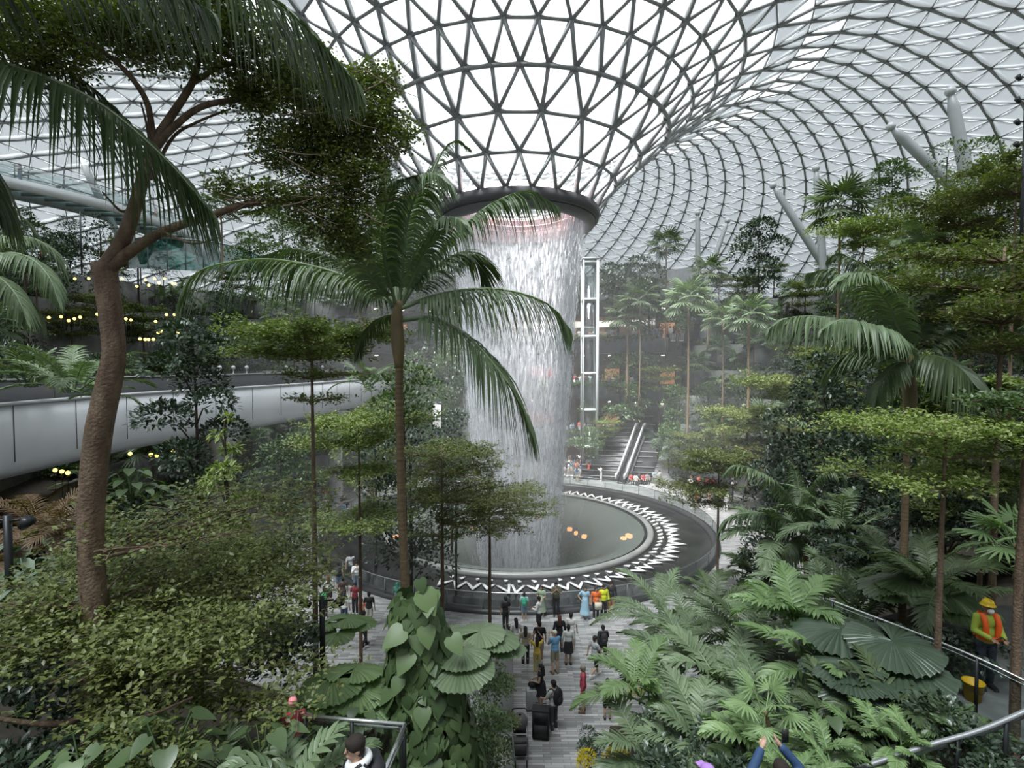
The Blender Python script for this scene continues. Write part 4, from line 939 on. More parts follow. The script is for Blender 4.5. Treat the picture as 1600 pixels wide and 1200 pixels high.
T(tier, 1479, 655, 9.4, 3.9, 'thin trunked tiered tree with yellow green layers in front of the right palm', tiers=[(-.4,.2,.15,1.6,1),(.2,.2,.6,1.0,.5),(-.7,.3,1.1,1.4,.6)], N=8000, s=.07, m='lime', seed=36, tr=.07)
T(tier, 1570, 385, 12.5, 3.5, 'dark olive layered tree at the right edge, tallest of its tiers above the palm', tiers=[(0,0,.1,2.3,1),(-.4,0,.8,2.4,1),(-.2,0,1.5,2.6,1),(.2,0,2.3,2.0,.7)], N=17000, s=.085, m='olive', seed=37, tr=.09)
T(tier, 1606, 620, 9, 4.2, 'slim brown tree trunk with high leaves at the very right edge', tiers=[(.3,0,.1,1.1,1),(.5,0,.7,1.0,.7)], N=3500, s=.08, m='mid', seed=38, tr=.09)
T(tier, 1540, 690, 15, 2.5, 'bright green tiered tree at the right edge behind the worker', tiers=[(0,0,.1,1.5,1),(.4,0,1.0,1.7,1),(-.2,0,2.0,1.5,.8)], N=8500, s=.12, m='lime', seed=39, T_=T_OVATE)
T(tier, 1500, 595, 18, 2.5, 'lime topped broad leaved tree behind the right palm', tiers=[(0,0,.1,1.5,1),(.3,0,.8,1.8,1)], N=6500, s=.14, m='lime', seed=40, T_=T_OVATE)
T(tier, 1235, 590, 33, 1, 'pale topped layered tree in the middle of the right slope', tiers=[(0,0,.3,3.2,1),(1.4,0,1.1,2.6,1),(-.6,0,2.2,2.2,.8)], N=9000, s=.16, m='olive', seed=41)
T(tier, 1340, 545, 27, 2.5, 'broad umbrella tree left of the right hand palm crown', tiers=[(0,0,.3,3.0,1),(.6,0,1.0,2.8,1)], N=9000, s=.14, m='olive', seed=42)
T(tier, 1170, 640, 44, 0, 'flat topped tree on the far right of the pool behind the umbrella tree', tiers=[(0,0,.3,3.4,1),(-.6,0,1.5,3.0,1),(.5,0,2.9,2.6,.8)], N=8000, s=.2, m='olive', seed=43)
def rnd_(h, R, N, s, m, seed, nb=9, cone=False, low=.35, T_=T_OVATE, w=1., tr=.09, drop=0., name='leafy_tree', bark=M_BARKD): return k_round(name, h, R, N, s, LM[m], seed, nb, T_, bark, tr, cone, low, w, drop)
T(rnd_, 302, 515, 15, 3, 'dark leaved tree standing against the pale train track on the left', R=1.15, N=4200, s=.17, m='dark', seed=51, nb=10, low=.55, w=.9)
T(rnd_, 350, 640, 13.5, 3.6, 'bright green bushy tree with drooping narrow leaves in front of the first pier', R=1.25, N=6500, s=.19, m='lime', seed=52, nb=14, cone=True, low=.2, T_=T_LONG, drop=.5, w=1.3)
T(rnd_, 630, 588, 20, 0, 'small flat crowned dark tree crossing the central palm trunk', R=1.35, N=1700, s=.17, m='mid', seed=53, nb=6, low=.86)
T(rnd_, 640, 690, 25, 0, 'dense dark tree between the central palm and the pool', R=2.4, N=5200, s=.2, m='dark', seed=54, nb=12, low=.3)
T(rnd_, 1300, 575, 23, 1.0, 'tall dark broad leaved tree in the middle of the right slope', R=2.3, N=9500, s=.2, m='dark', seed=55, nb=15, low=.34)
T(rnd_, 1230, 720, 25, 0, 'grey green dense tree low on the right beside the paved way', R=1.9, N=5500, s=.18, m='dark', seed=56, nb=11, low=.3)
T(rnd_, 1195, 830, 22, 0, 'short dark shrub-like tree right of the balustrade', R=1.0, N=1800, s=.15, m='dark', seed=57, nb=7, low=.35)
T(rnd_, 1375, 690, 20, 2, 'dark tree below the right hand palm', R=1.9, N=5500, s=.18, m='dark', seed=58, nb=11, low=.2)
T(rnd_, 1395, 258, 44, 15, 'round crowned tree high on the right ridge against the roof', R=1.9, N=5200, s=.24, m='mid', seed=59, nb=12, low=.3)
T(rnd_, 1186, 348, 52, 18, 'dark round tree high on the ridge between two roof columns', R=2.2, N=3200, s=.28, m='dark', seed=60, nb=9, low=.25)
T(rnd_, 1000, 415, 62, 19, 'dark tree on the top terrace right of the lift tower', R=2.4, N=2600, s=.32, m='dark', seed=61, nb=8, low=.2)
T(rnd_, 957, 418, 64, 19, 'dark roundish tree just right of the lift tower', R=2.0, N=2000, s=.32, m='dark', seed=62, nb=7, low=.3)
T(rnd_, 1480, 230, 34, 13, 'airy tree on the right ridge crossed by a roof column', R=1.7, N=1500, s=.16, m='mid', seed=63, nb=8, low=.4)
T(rnd_, 1545, 222, 33, 12, 'leafy tree high at the right edge beneath the roof', R=2.0, N=3600, s=.2, m='mid', seed=64, nb=10, low=.3)
T(tier, 1500, 305, 28, 11, 'broad dark layered tree crowning the right ridge', tiers=[(0,0,.2,3.6,1),(1.6,0,1.2,3.6,1),(-1.0,0,2.2,3.2,1),(2,0,3.3,3,.8)], N=14000, s=.15, m='olive', seed=65)
T(tier, 1350, 352, 38, 14, 'flat yellow green tree on the ridge left of the broad dark one', tiers=[(0,0,.2,3.0,1),(.6,0,1.2,2.2,.7)], N=6000, s=.17, m='lime', seed=66)
T(tier, 1590, 250, 24, 10, 'layered tree at the top right edge beside the light mast', tiers=[(0,0,.2,2.4,1),(-.6,0,1.2,2.6,1)], N=6500, s=.13, m='olive', seed=67)
T(rnd_, 35, 340, 38, 17, 'dark tree at the left edge below the footbridge', R=2.0, N=2200, s=.24, m='dark', seed=68, nb=8, low=.3)
T(rnd_, 155, 345, 44, 20, 'spindly dark tree beneath the footbridge', R=1.5, N=700, s=.22, m='dark', seed=69, nb=8, low=.2)
T(rnd_, 90, 375, 42, 20, 'low dark bushy tree beneath the footbridge at left', R=1.7, N=1500, s=.24, m='dark', seed=70, nb=7, low=.3)
T(rnd_, 440, 330, 50, 19, 'green tree behind the end of the footbridge', R=2.6, N=3400, s=.26, m='mid', seed=71, nb=9, low=.2)
T(rnd_, 390, 372, 52, 20, 'small green tree at the foot of the footbridge', R=1.8, N=2000, s=.26, m='mid', seed=72, nb=8, low=.2)
T(rnd_, 520, 380, 52, 19, 'leafy tree on the left ridge half behind the central palm', R=2.2, N=3000, s=.26, m='mid', seed=73, nb=8, low=.2)
T(rnd_, 585, 640, 32, 0, 'yellow green tree under the track between the two piers', R=1.9, N=4200, s=.2, m='lime', seed=74, nb=9, low=.45)
T(rnd_, 450, 690, 30, 0, 'green tree under the track right of the first pier', R=1.7, N=3600, s=.2, m='mid', seed=75, nb=9, low=.4)
T(rnd_, 705, 650, 34, 0, 'dark green tree left of the falling water', R=1.6, N=3200, s=.2, m='dark', seed=76, nb=9, low=.35)
# fan palms
def fp(h, R, nl, seed, tr=.09, m='palm'): return k_fanpalm('fan_palm', h, R, nl, LM[m], seed, tr)
T(fp, 1170, 495, 46, 4, 'tall fan palm with brown trunk in the middle of the far slope', R=1.5, nl=26, seed=81, tr=.16)
T(fp, 1076, 470, 54, 4, 'tall fan palm with slim trunk right of the seating steps', R=1.9, nl=26, seed=82, tr=.14, m='palm')
T(fp, 1041, 383, 62, 14, 'high fan palm silhouetted against the roof far behind', R=1.6, nl=20, seed=83, m='palmd')
T(fp, 1312, 325, 42, 14, 'fan palm on the right ridge between roof columns', R=1.9, nl=24, seed=84, tr=.12, m='palmd')
T(fp, 980, 495, 62, 8, 'stout fan palm on the building terrace beside the lift tower', R=2.0, nl=24, seed=85, tr=.2, m='palmd')
T(fp, 1130, 500, 49, 5, 'fan palm left of the tallest fan palm on the far slope', R=1.5, nl=20, seed=86, m='palmd')
T(fp, 1107, 425, 58, 14, 'dark fan palm beside a slim roof column', R=1.5, nl=18, seed=87, m='palmd')
T(fp, 345, 325, 46, 20, 'small fan palm above the end of the footbridge', R=1.3, nl=18, seed=88, m='palmd')
T(fp, 1000, 470, 60, 8, 'fan palm behind the building terrace, second right of the lift tower', R=1.8, nl=20, seed=89, m='palmd')
# feather shrubs
def fe(h, n, ln, L, nl, seed, m='frond', w=.035, el=(78,25), droop=1.2, hang=.3, base=.2, seg=3, name='feather_shrub'): return k_feather(name, n, ln, L, nl, LM[m], seed, el, droop, hang, w, 0, 1, seg, base)
def FS(px, py, Y, label, ln, n=11, L=.42, nl=20, m='frond', seed=1, w=.03, up=.62, **kw):
    f = P(px, py, Y) - Vector((0, 0, ln*up)); return put(fe(0, n, ln, L, nl, seed, m, w, **kw), f, seed*.7, 1, label, 'palm')
FS(1240, 905, 11.5, 'bright wide leaved feather palm clump, highest in the right foreground', 1.7, 13, .55, 17, seed=101, w=.05)
FS(1130, 1000, 11.5, 'green feather palm clump left of the brightest one in the right foreground', 1.9, 14, .55, 19, seed=102, w=.045, m='palm')
FS(1300, 985, 10, 'feather palm clump in front of the big round leaves', 1.9, 13, .5, 17, seed=103, w=.045)
FS(1210, 1050, 9.5, 'feather palm clump low in the middle of the right foreground', 1.7, 14, .5, 19, seed=104, w=.04, m='palm')
FS(1000, 1020, 13, 'feather palm clump reaching over the paved way from the right', 1.9, 12, .55, 22, seed=105, w=.035)
FS(1010, 1120, 11.5, 'large feather palm beside the yellow flowers, lowest by the paved way', 2.0, 12, .6, 26, seed=106, w=.035, m='palm')
FS(1085, 930, 15.5, 'feather palm with upright fronds just right of the balustrade', 2.6, 12, .6, 30, seed=107, w=.03, m='palm')
FS(1035, 910, 17.5, 'feather palm standing against the zigzag plates', 2.4, 10, .6, 30, seed=108, w=.03, m='palm')
FS(1090, 1100, 9.5, 'dense feather clump between the yellow flowers and the fan leaf', 1.6, 13, .5, 20, seed=109, w=.04, m='palm')
FS(1330, 1080, 8.5, 'dark feather clump behind the lowest handrail', 1.5, 13, .45, 20, seed=110, w=.035, m='palmd')
FS(1190, 1130, 8, 'light feather clump at the bottom right of centre', 1.1, 12, .4, 15, seed=111, w=.045)
FS(1400, 1050, 8.5, 'dark feather clump under the slim right trunk', 1.3, 12, .4, 16, seed=112, w=.035, m='palmd')
FS(1215, 790, 20.5, 'arching feather palm with two big fronds right of the pool', 2.8, 9, .75, 40, seed=113, w=.035, m='palm', up=.55)
FS(1320, 760, 18.5, 'grey green feather palm behind the tall right palm trunk', 2.6, 11, .6, 36, seed=114, w=.03, m='palm')
FS(1462, 850, 12, 'feather palm between the right palm and the worker', 1.9, 11, .5, 26, seed=115, w=.03, m='palmd')
FS(1395, 830, 14, 'dark feather palm right of the tall right palm trunk', 2.2, 11, .6, 30, seed=116, w=.03, m='palmd')
FS(1450, 560, 18, 'feather palm fronds behind the right palm crown', 2.6, 12, .6, 36, seed=117, w=.03, m='palmd')
FS(1590, 760, 15, 'feather palm at the right edge above the worker', 2.0, 10, .55, 30, seed=118, w=.03, m='palm')
FS(1430, 350, 27, 'drooping pale feather palm on the right ridge', 2.6, 9, .7, 36, seed=119, w=.035, m='palm')
FS(112, 560, 16, 'feather palm with pale arching fronds above the train track at left', 2.3, 12, .6, 34, seed=120, w=.03, m='palm', up=.45)
FS(45, 540, 19, 'dark feather palm at the left edge above the train track', 2.4, 12, .6, 30, seed=121, w=.03, m='palmd')
FS(150, 590, 17.5, 'small bright feather palm just behind the dark parapet', 1.2, 10, .4, 24, seed=122, w=.025, m='frond')
FS(575, 560, 30, 'feather palm behind the track, left of the central trunk', 2.6, 11, .6, 30, seed=123, w=.035, m='palm')
FS(60, 770, 12.5, 'bronze feathery plant under the near end of the train track', 1.5, 15, .5, 22, seed=124, w=.018, m='brown')
FS(110, 790, 11.5, 'bronze grassy plant beside the big forked trunk', 1.1, 14, .4, 20, seed=125, w=.016, m='brown')
FS(10, 830, 11, 'brown leaved plant at the left edge under the train track', 1.1, 13, .4, 18, seed=126, w=.02, m='brown')
FS(480, 1170, 6.5, 'deeply cut green leaves at the bottom beside the youth', 1.0, 9, .4, 11, seed=127, w=.045, m='palm')
FS(330, 1175, 6.6, 'thin leaved dark palm clump at the bottom left', 1.1, 11, .45, 26, seed=128, w=.015, m='palmd')
FS(1420, 1130, 7.5, 'fern like plants behind the lowest handrail', .8, 12, .2, 26, seed=129, w=.02, m='frond')
FS(1300, 1150, 7.2, 'fern tuft left of the lowest handrail', .7, 12, .18, 26, seed=130, w=.02, m='frond')
FS(1500, 1110, 7.6, 'fern tuft below the worker deck', .8, 12, .2, 26, seed=131, w=.02, m='mid')
FS(1240, 1175, 6.8, 'small fern at the bottom right of centre', .6, 11, .16, 24, seed=132, w=.018, m='frond')
FS(1360, 1110, 8, 'pale fern under the slim right trunk', .7, 12, .18, 26, seed=133, w=.018, m='frond')
FS(1060, 975, 14.5, 'feather palm clump behind the one reaching over the paved way', 2.1, 13, .55, 24, seed=134, w=.035, m='palm')
FS(1165, 945, 13.5, 'feather palm clump between the balustrade and the brightest clump', 2.0, 13, .55, 22, seed=135, w=.038, m='palmd')
FS(1125, 900, 18, 'dark feather palm at the foot of the umbrella shaped tree', 2.0, 12, .55, 26, seed=136, w=.03, m='palmd')
FS(1290, 880, 15.5, 'feather palm behind the brightest clump, by the tall dark tree', 2.2, 12, .55, 26, seed=137, w=.035, m='palm')
FS(1345, 900, 13, 'dark feather palm above the huge round leaves', 2.0, 13, .5, 22, seed=138, w=.035, m='palmd')
FS(1170, 860, 22, 'dark feathery clump on the paving right of the pool', 1.9, 12, .5, 24, seed=139, w=.035, m='palmd')
# big round pleated leaves
def LIC(px, py, Y, n, R, stem, label, seed, m='palm', rz=0): return put(k_licuala('round_fan_palm', n, R, stem, LM[m], seed), P(px,py,Y)-Vector((0,0,stem*.55)), rz, 1, label, 'palm')
LIC(730, 1015, 9.9, 7, .58, .75, 'round pleated fan leaves beside the vine covered trunk', 141)
LIC(1370, 1010, 9.8, 6, .85, .8, 'huge round pleated leaves in the right foreground', 142, 'dark', 2.2)
LIC(1445, 920, 12.5, 7, .85, .85, 'round pleated leaves above the huge ones on the right', 143, 'mid', .6)
LIC(545, 1075, 9.5, 7, .6, .6, 'bright round fan leaves left of the vine covered trunk', 144, 'frond', 1.)
LIC(1330, 1060, 9.0, 5, .6, .5, 'dark round pleated leaves low in the right foreground', 145, 'dark', 1.6)
LIC(530, 985, 13, 5, .5, .6, 'broad green leaf plant beside the strolling crowd at left', 146, 'frond', .3)
put(k_fanpalm('fan_palm', .9, .75, 18, LM['frond'], 147, .04), P(1585,850,12)-Vector((0,0,.9)), 0, 1, 'many fingered low fan palm behind the worker', 'palm')
put(k_fanpalm('fan_palm', .5, .42, 9, LM['frond'], 148, .04), P(1195,1120,7.8)-Vector((0,0,.4)), 0, 1, 'light green fan leaf at the bottom right of centre', 'palm')
# vine with heart leaves
rv_ = np.random.default_rng(150); f = Vector((P(690,1000,9.4).x, 9.6, 3.6)); e = empty('climbing_vine', f); tag(e, 'climbing vine of large heart shaped leaves smothering a post by the paved way', 'vine')
N = 900; zq = rv_.random(N)**.9; hz = zq*4.7; rad_ = .95 - .62*zq**1.6 + rv_.normal(0,.05,N); az = rv_.uniform(-PI*1.02, .02*PI, N); k = rv_.random(N) < .2; az[k] = rv_.uniform(0, 2*PI, k.sum())
cx_ = -.05 - .45*zq; pos = np.stack([cx_+rad_*np.cos(az), rad_*np.sin(az), hz], 1)
d = np.stack([np.cos(az)*.5 + rv_.normal(0,.25,N), np.sin(az)*.5 + rv_.normal(0,.2,N), -1+rv_.normal(0,.25,N)], 1); up = np.stack([np.cos(az), np.sin(az), .45+0*az], 1)
leafobj('leaves', [leaves(T_HEART, pos, d, up, rv_.uniform(.17,.36,N), rv_, 1.05)], LM['heart'], e)
MB().tube([(0,0,0),(-.1,.05,2),(-.4,.1,4.5)], [.3,.25,.1], 10).obj('stem', BD, e, True)
ps = []
for i in range(9): ps.append(leaves(T_HEART, [P(*q, 9.2) - f for q in [(668,925)]][:1], [(rv_.normal(), -.6, -.2)], [(0,-.3,1)], .5, rv_)) if i == 0 else None
for (a, c_, s_) in (((660,925),(.5,-.4,-.6),.62),((630,985),(-.6,-.4,-.3),.6),((665,980),(.2,-.5,-.7),.5),((640,1020),(-.4,-.6,-.6),.55),((705,995),(.5,-.5,-.5),.5),((625,1060),(-.3,-.6,-.7),.4),((655,905),(.3,-.3,-.8),.35)):
    ps.append(leaves(T_HEART, [tuple(P(*a, 9.0) - f)], [c_], [(0,-.6,.8)], s_*.72, rv_))
leafobj('large_leaves', ps, LM['heart'], e)

# ================= repeated planting
def bush(name, R, N, s, m, seed, T_=T_OVATE, w=1., nb=6): return k_bush(name, R, N, s, LM[m], seed, T_, .7, w, nb)
# near beds: individually placed
near = [
 (bush('leafy_shrub', .9, 1500, .085, 'mid', 201), [(640,1150,10.5,.9,'low leafy shrub at the foot of the vine'),(720,1130,12,1.,'leafy shrub right of the vine foot'),(755,1060,15,.9,'leafy shrub along the paved way'),(745,1185,11,.9,'leafy shrub at the bottom edge beside the pram'),(690,1190,10,.9,'leafy shrub at the bottom edge below the vine')]),
 (bush('hedge_shrub', .55, 1300, .055, 'lime', 202), [(783,1120,15,.8,'small yellow green hedge shrub left of the pram'),(778,1165,13.6,.8,'yellow green hedge shrub below left of the pram'),(790,1065,17,.7,'yellow green hedge shrub by the grey planter wall'),(500,1150,9,1.,'yellow green shrub beside the steel balustrade'),(440,1140,8.5,1,'yellow green shrub under the pink cap')]),
 (bush('blossoming_shrub', .5, 900, .075, 'yellow', 203), [(940,1190,14.5,1.,'shrub with bright yellow blossoms beside the paved way'),(965,1196,13.6,.9,'second yellow blossomed shrub at the bottom edge'),(1000,1075,15,.5,'small yellow blossoms under the feather palm')]),
 (bush('leafy_shrub', .8, 1200, .1, 'dark', 204), [(925,1160,15.6,.7,'dark shrub behind the yellow blossoms'),(1060,1180,9,1.2,'dark shrub at the bottom right of the way'),(1150,1190,8,1.,'dark shrub low beneath the feather clumps'),(1250,1120,9,1.2,'dark shrub between the feather clumps'),(1330,1180,8,1.,'dark shrub below the lowest handrail'),(1450,1190,7.5,1.,'dark shrub at the bottom under the handrail'),(1560,1190,7.,1.,'dark shrub in the bottom right corner'),(1440,1010,11,1.3,'dark shrub behind the slim right trunk'),(1380,900,14,1.5,'dark shrub behind the huge round leaves'),(1480,820,15,1.6,'dark shrub beneath the tiered right tree'),(1560,820,14,1.4,'dark shrub at the right edge behind the fan palm'),(60,940,11,1.3,'dark shrub left of the big forked trunk'),(40,1080,9,1.3,'dark shrub at the left edge near the bottom'),(120,1150,8.8,1.2,'dark shrub behind the foot of the forked trunk'),(60,1190,7.5,1.2,'dark shrub in the bottom left corner'),(220,900,12.5,1.5,'dark shrub right of the big forked trunk'),(320,890,13,1.4,'dark shrub below the bright bushy tree'),(420,860,15.5,1.3,'dark shrub left of the slim tiered tree'),(440,1000,12,1.4,'dark shrub beneath the slim tiered tree'),(540,1120,10,1.,'dark shrub behind the steel balustrade'),(600,1090,11,1.,'dark shrub left of the vine foot'),(250,790,17,1.4,'dark shrub under the middle of the track'),(190,830,15,1.4,'dark shrub behind the bronze plants'),(1330,850,17,1.6,'dark shrub beneath the tall dark tree'),(1250,960,14,1.2,'dark shrub behind the brightest feather clump')]),
]
for proto, spots in near:
    for px, py, Y, s, lab in spots:
        p = P(px, py, Y); put(proto, p - Vector((0,0,.35*s)), (px*7 % 63)/10, s, lab, 'shrub')
bl = k_bigleaf('broad_leaf_plant', 16, .42, .85, LM['sage'], 211, T_OVATE, 1.)
for px, py, Y, s, lab in [(45,905,9.6,1.2,'grey green broad leaved plant at left below the train track'),(95,900,9.8,1.2,'grey green broad leaved plant nearest the forked trunk on its left'),(10,890,10,1.2,'grey green broad leaved plant at the very left edge'),(195,890,11,1.,'grey green broad leaves just right of the forked trunk'),(60,850,11.5,1.2,'upper grey green broad leaved plant at left'),(120,850,11.8,1.1,'grey green broad leaves behind the forked trunk')]:
    put(bl, P(px,py,Y)-Vector((0,0,.7)), px*.37, s, lab, 'plant')
gl = k_bigleaf('glossy_plant', 22, .28, .8, LM['mid'], 212, T_HEART, 1.)
for px, py, Y, s, lab in [(205,750,16,1.2,'glossy round leaved plant below the train track'),(235,770,16.5,1.1,'glossy round leaved plant nearest the bright bushy tree'),(190,1150,6.8,1.,'large arrow shaped leaves at the bottom left'),(260,1165,6.4,1.1,'large arrow shaped leaves right of the forked trunk foot'),(410,1160,6.8,1.,'large leaves at the bottom under the pink cap'),(130,1185,6.6,1.,'large leaves at the bottom left of the forked trunk'),(560,1100,9,.8,'large leaves behind the steel balustrade'),(1290,1120,8.2,.9,'large plain leaves low in the right foreground'),(1440,1080,8.8,.9,'large plain leaves below the worker deck edge')]:
    put(gl, P(px,py,Y)-Vector((0,0,.6)), px*.37, s, lab, 'plant')

# terraces: shrubs and trees on every step of both slopes
TP = {
 'leafy_shrub': [bush('leafy_shrub', 1.0, 620, .17, 'mid', 301), bush('leafy_shrub', 1.1, 620, .17, 'dark', 302)],
 'dense_shrub': [bush('dense_shrub', 1.0, 700, .14, 'olive', 303), bush('dense_shrub', 1.1, 560, .2, 'dark', 304)],
 'fern': [k_feather('fern', 11, 1.3, .32, 16, LM['palmd'], 305, (70,20), 1.3, .2, .03, 0, 1, 2, .1)],
 'broad_leaf_plant': [k_bigleaf('broad_leaf_plant', 14, .42, 1.0, LM['mid'], 306)],
 'slim_tree': [k_round('slim_tree', 4.6, 1.25, 1500, .17, LM['mid'], 307, 8, T_OVATE, M_BARKD, .06, False, .35), k_round('slim_tree', 5.6, 1.3, 1500, .19, LM['dark'], 308, 9, T_OVATE, M_BARKD, .06, False, .3)],
 'umbrella_tree': [k_tier('umbrella_tree', 0, 5.0, [(0,0,4.9,1.9,1),(.3,0,4.2,1.8,.9),(-.2,0,3.4,1.5,.7)], 3200, .14, LM['olive'], 309, M_BARKD)],
 'young_palm': [k_feather('young_palm', 11, 2.0, .5, 24, LM['palm'], 310, (78,10), 1.3, .4, .035, 1.6, .3, 3, .15)],
 'young_fan_palm': [k_fanpalm('young_fan_palm', 3.6, 1.3, 18, LM['palm'], 311, .07)],
}
LEVEL = ['lowest','second','third','fourth','fifth','sixth','top']
tr = random.Random(77)
def on_terrace(side, a0, a1, lev, r, z, kinds, step):
    ln = rad(a1-a0)*r; n = int(ln/step)
    for i in range(n):
        a = rad(a0 + (a1-a0)*(i + tr.uniform(.15,.85))/n); k = tr.choice(kinds); proto = tr.choice(TP[k]); rr = r + tr.uniform(.9, 2.5)
        p = (CX+rr*math.cos(a), CY+rr*math.sin(a), z+.2)
        # leave out what the camera cannot see, and keep clear of the track, the camera and the building
        if p[1] < 5: continue
        px = 800 + FPX*p[0]/p[1]
        if not -150 < px < 1750: continue
        if side == 'left':
            vx = float(np.interp(p[1], vp[:,1], vp[:,0]))
            if p[0] > vx - 9.5 and z > 5: continue
            if abs(p[0]-vx+4) < 6 and z + 5 > 8.3 and 'tree' in k: continue
        s = tr.uniform(.8, 1.25) if lev < 6 else tr.uniform(.7, .95)
        if side == 'right' and lev < 2 and math.degrees(a) > 42 and r > 22: continue
        g = '%ss on the %s %s terrace' % (k.replace('_',' '), LEVEL[lev], side)
        put(proto, p, tr.uniform(0,6.28), s, '%s growing on the %s terrace of the %s slope' % (k.replace('_',' '), LEVEL[lev], side), 'tree' if 'tree' in k else 'palm' if 'palm' in k else 'shrub' if 'shrub' in k else 'plant', g, s*tr.uniform(.9,1.2))
for lev, (r, z) in enumerate(LV):
    for side, a0, a1 in (('right', -30, 62), ('left', 114, 205)):
        on_terrace(side, a0, a1, lev, r, z, ['leafy_shrub','dense_shrub','leafy_shrub','fern','broad_leaf_plant'], 1.25)
        on_terrace(side, a0, a1, lev, r, z, ['slim_tree','slim_tree','umbrella_tree','young_palm','young_fan_palm'], 2.6)
# the foot of the slopes, at plaza level
for side, a0, a1 in (('right', -34, 50), ('left', 150, 200)):
    on_terrace(side, a0, a1, 0, 21.6, 0, ['leafy_shrub','dense_shrub','fern'], 2.4); on_terrace(side, a0, a1, 0, 21.6, 0, ['slim_tree','umbrella_tree'], 6)
# hanging green along the slab edges of the building
hp = k_bush('trailing_plant', .6, 420, .14, LM['mid'], 321, T_OVATE, 1.0, 1., 5); FLN = ['first','second','third','fourth']
for fi, (z, r) in enumerate(FZ):
    for i in range(56):
        a = rad(54 + i*1.35 + tr.uniform(-.3,.3)); q = (CX+(r-.1)*math.cos(a), CY+(r-.1)*math.sin(a), z+.2)
        put(hp, q, tr.uniform(0,6), tr.uniform(.8,1.15), 'trailing green plant on the edge of the %s floor slab of the building' % FLN[fi], 'plant', 'trailing plants on the %s slab edge' % FLN[fi], tr.uniform(.6,1.1))
for fi, (z, r) in enumerate(FZ):
    for i in range(15):
        a = rad(97 + i*2.2 + tr.uniform(-.5,.5)); k = tr.choice(['leafy_shrub','dense_shrub','leafy_shrub','slim_tree']); rr = r + tr.uniform(-.5, .3)
        s = tr.uniform(.8,1.2) if k == 'slim_tree' else tr.uniform(1.1,1.7)
        put(tr.choice(TP[k]), (CX+rr*math.cos(a), CY+rr*math.sin(a), z), tr.uniform(0,6), s, '%s on the %s floor of the building, left of the waterfall' % (k.replace('_',' '), FLN[fi]), 'tree' if 'tree' in k else 'shrub', '%ss on the %s building floor left of the fall' % (k.replace('_',' '), FLN[fi]), min(s, 1.05) if k == 'slim_tree' else s)
for i, (px, py, Y, s) in enumerate(((652,560,60,1.9),(676,520,64,2.4),(700,545,61,2.1),(722,575,58,1.8),(742,530,63,2.2),(630,600,58,1.6),(690,610,57,1.5))):
    lab_ = ['tall slim tree behind the crownshaft of the central palm','tallest slim tree left of the waterfall','slim tree touching the left edge of the waterfall','lower slim tree half behind the falling water','tall slim tree seen through the falling water','slim tree above the far end of the train track','short slim tree beside the white light box'][i]
    put(TP['slim_tree'][i % 2], (P(px,py,Y).x, Y, 0), i*1.3, s, lab_, 'tree', None, (P(px,py,Y).z)/(4.8 if i % 2 == 0 else 5.8))
# plants beside the seating steps
for px, py, Y, k, s, lab in [(925,700,57,'slim_tree',.9,'slim tree at the left foot of the seating steps'),(905,690,60,'leafy_shrub',1.6,'leafy shrub at the red wall beside the seating steps'),(945,690,60,'umbrella_tree',1.,'umbrella tree above the left end of the seating steps'),(990,640,62,'slim_tree',1.3,'slim tree above the seating steps'),(950,640,63,'leafy_shrub',2.2,'large leafy shrub between the building and the steps'),(1045,700,56,'slim_tree',1.1,'slim tree right of the stone staircase'),(1080,720,53,'umbrella_tree',1.1,'umbrella tree right of the stone staircase'),(1030,620,62,'umbrella_tree',1.4,'umbrella tree over the top of the staircase'),(1060,650,58,'slim_tree',1.4,'slim tree left of the flat topped tree'),(970,600,64,'slim_tree',1.5,'tall slim tree in front of the third building floor'),(1000,560,64,'leafy_shrub',2.5,'large leafy shrub beside the third building floor'),(1020,520,66,'slim_tree',1.4,'slim tree beside the fourth building floor'),(1015,480,66,'umbrella_tree',1.4,'umbrella tree at the top right of the building'),(1060,500,62,'slim_tree',1.4,'slim tree left of the far slope fan palm'),(965,470,67,'umbrella_tree',1.4,'umbrella tree on the building top beside the lift'),(900,455,70,'slim_tree',1.1,'slim tree on the building top behind the lift')]:
    h = {'slim_tree':4.6,'umbrella_tree':4.8,'leafy_shrub':1.}[k]*s*.55
    put(TP[k][0], P(px,py,Y)-Vector((0,0,h)), px*.1, s, lab, 'tree' if 'tree' in k else 'shrub')
for ks in TP.values():
    for o_ in ks:
        if o_.name not in USED: put(o_, (20+len(USED)%7, 38, 0), 0, 1, 'lone %s behind the right hand trees' % o_.name.replace('_',' '), 'plant')
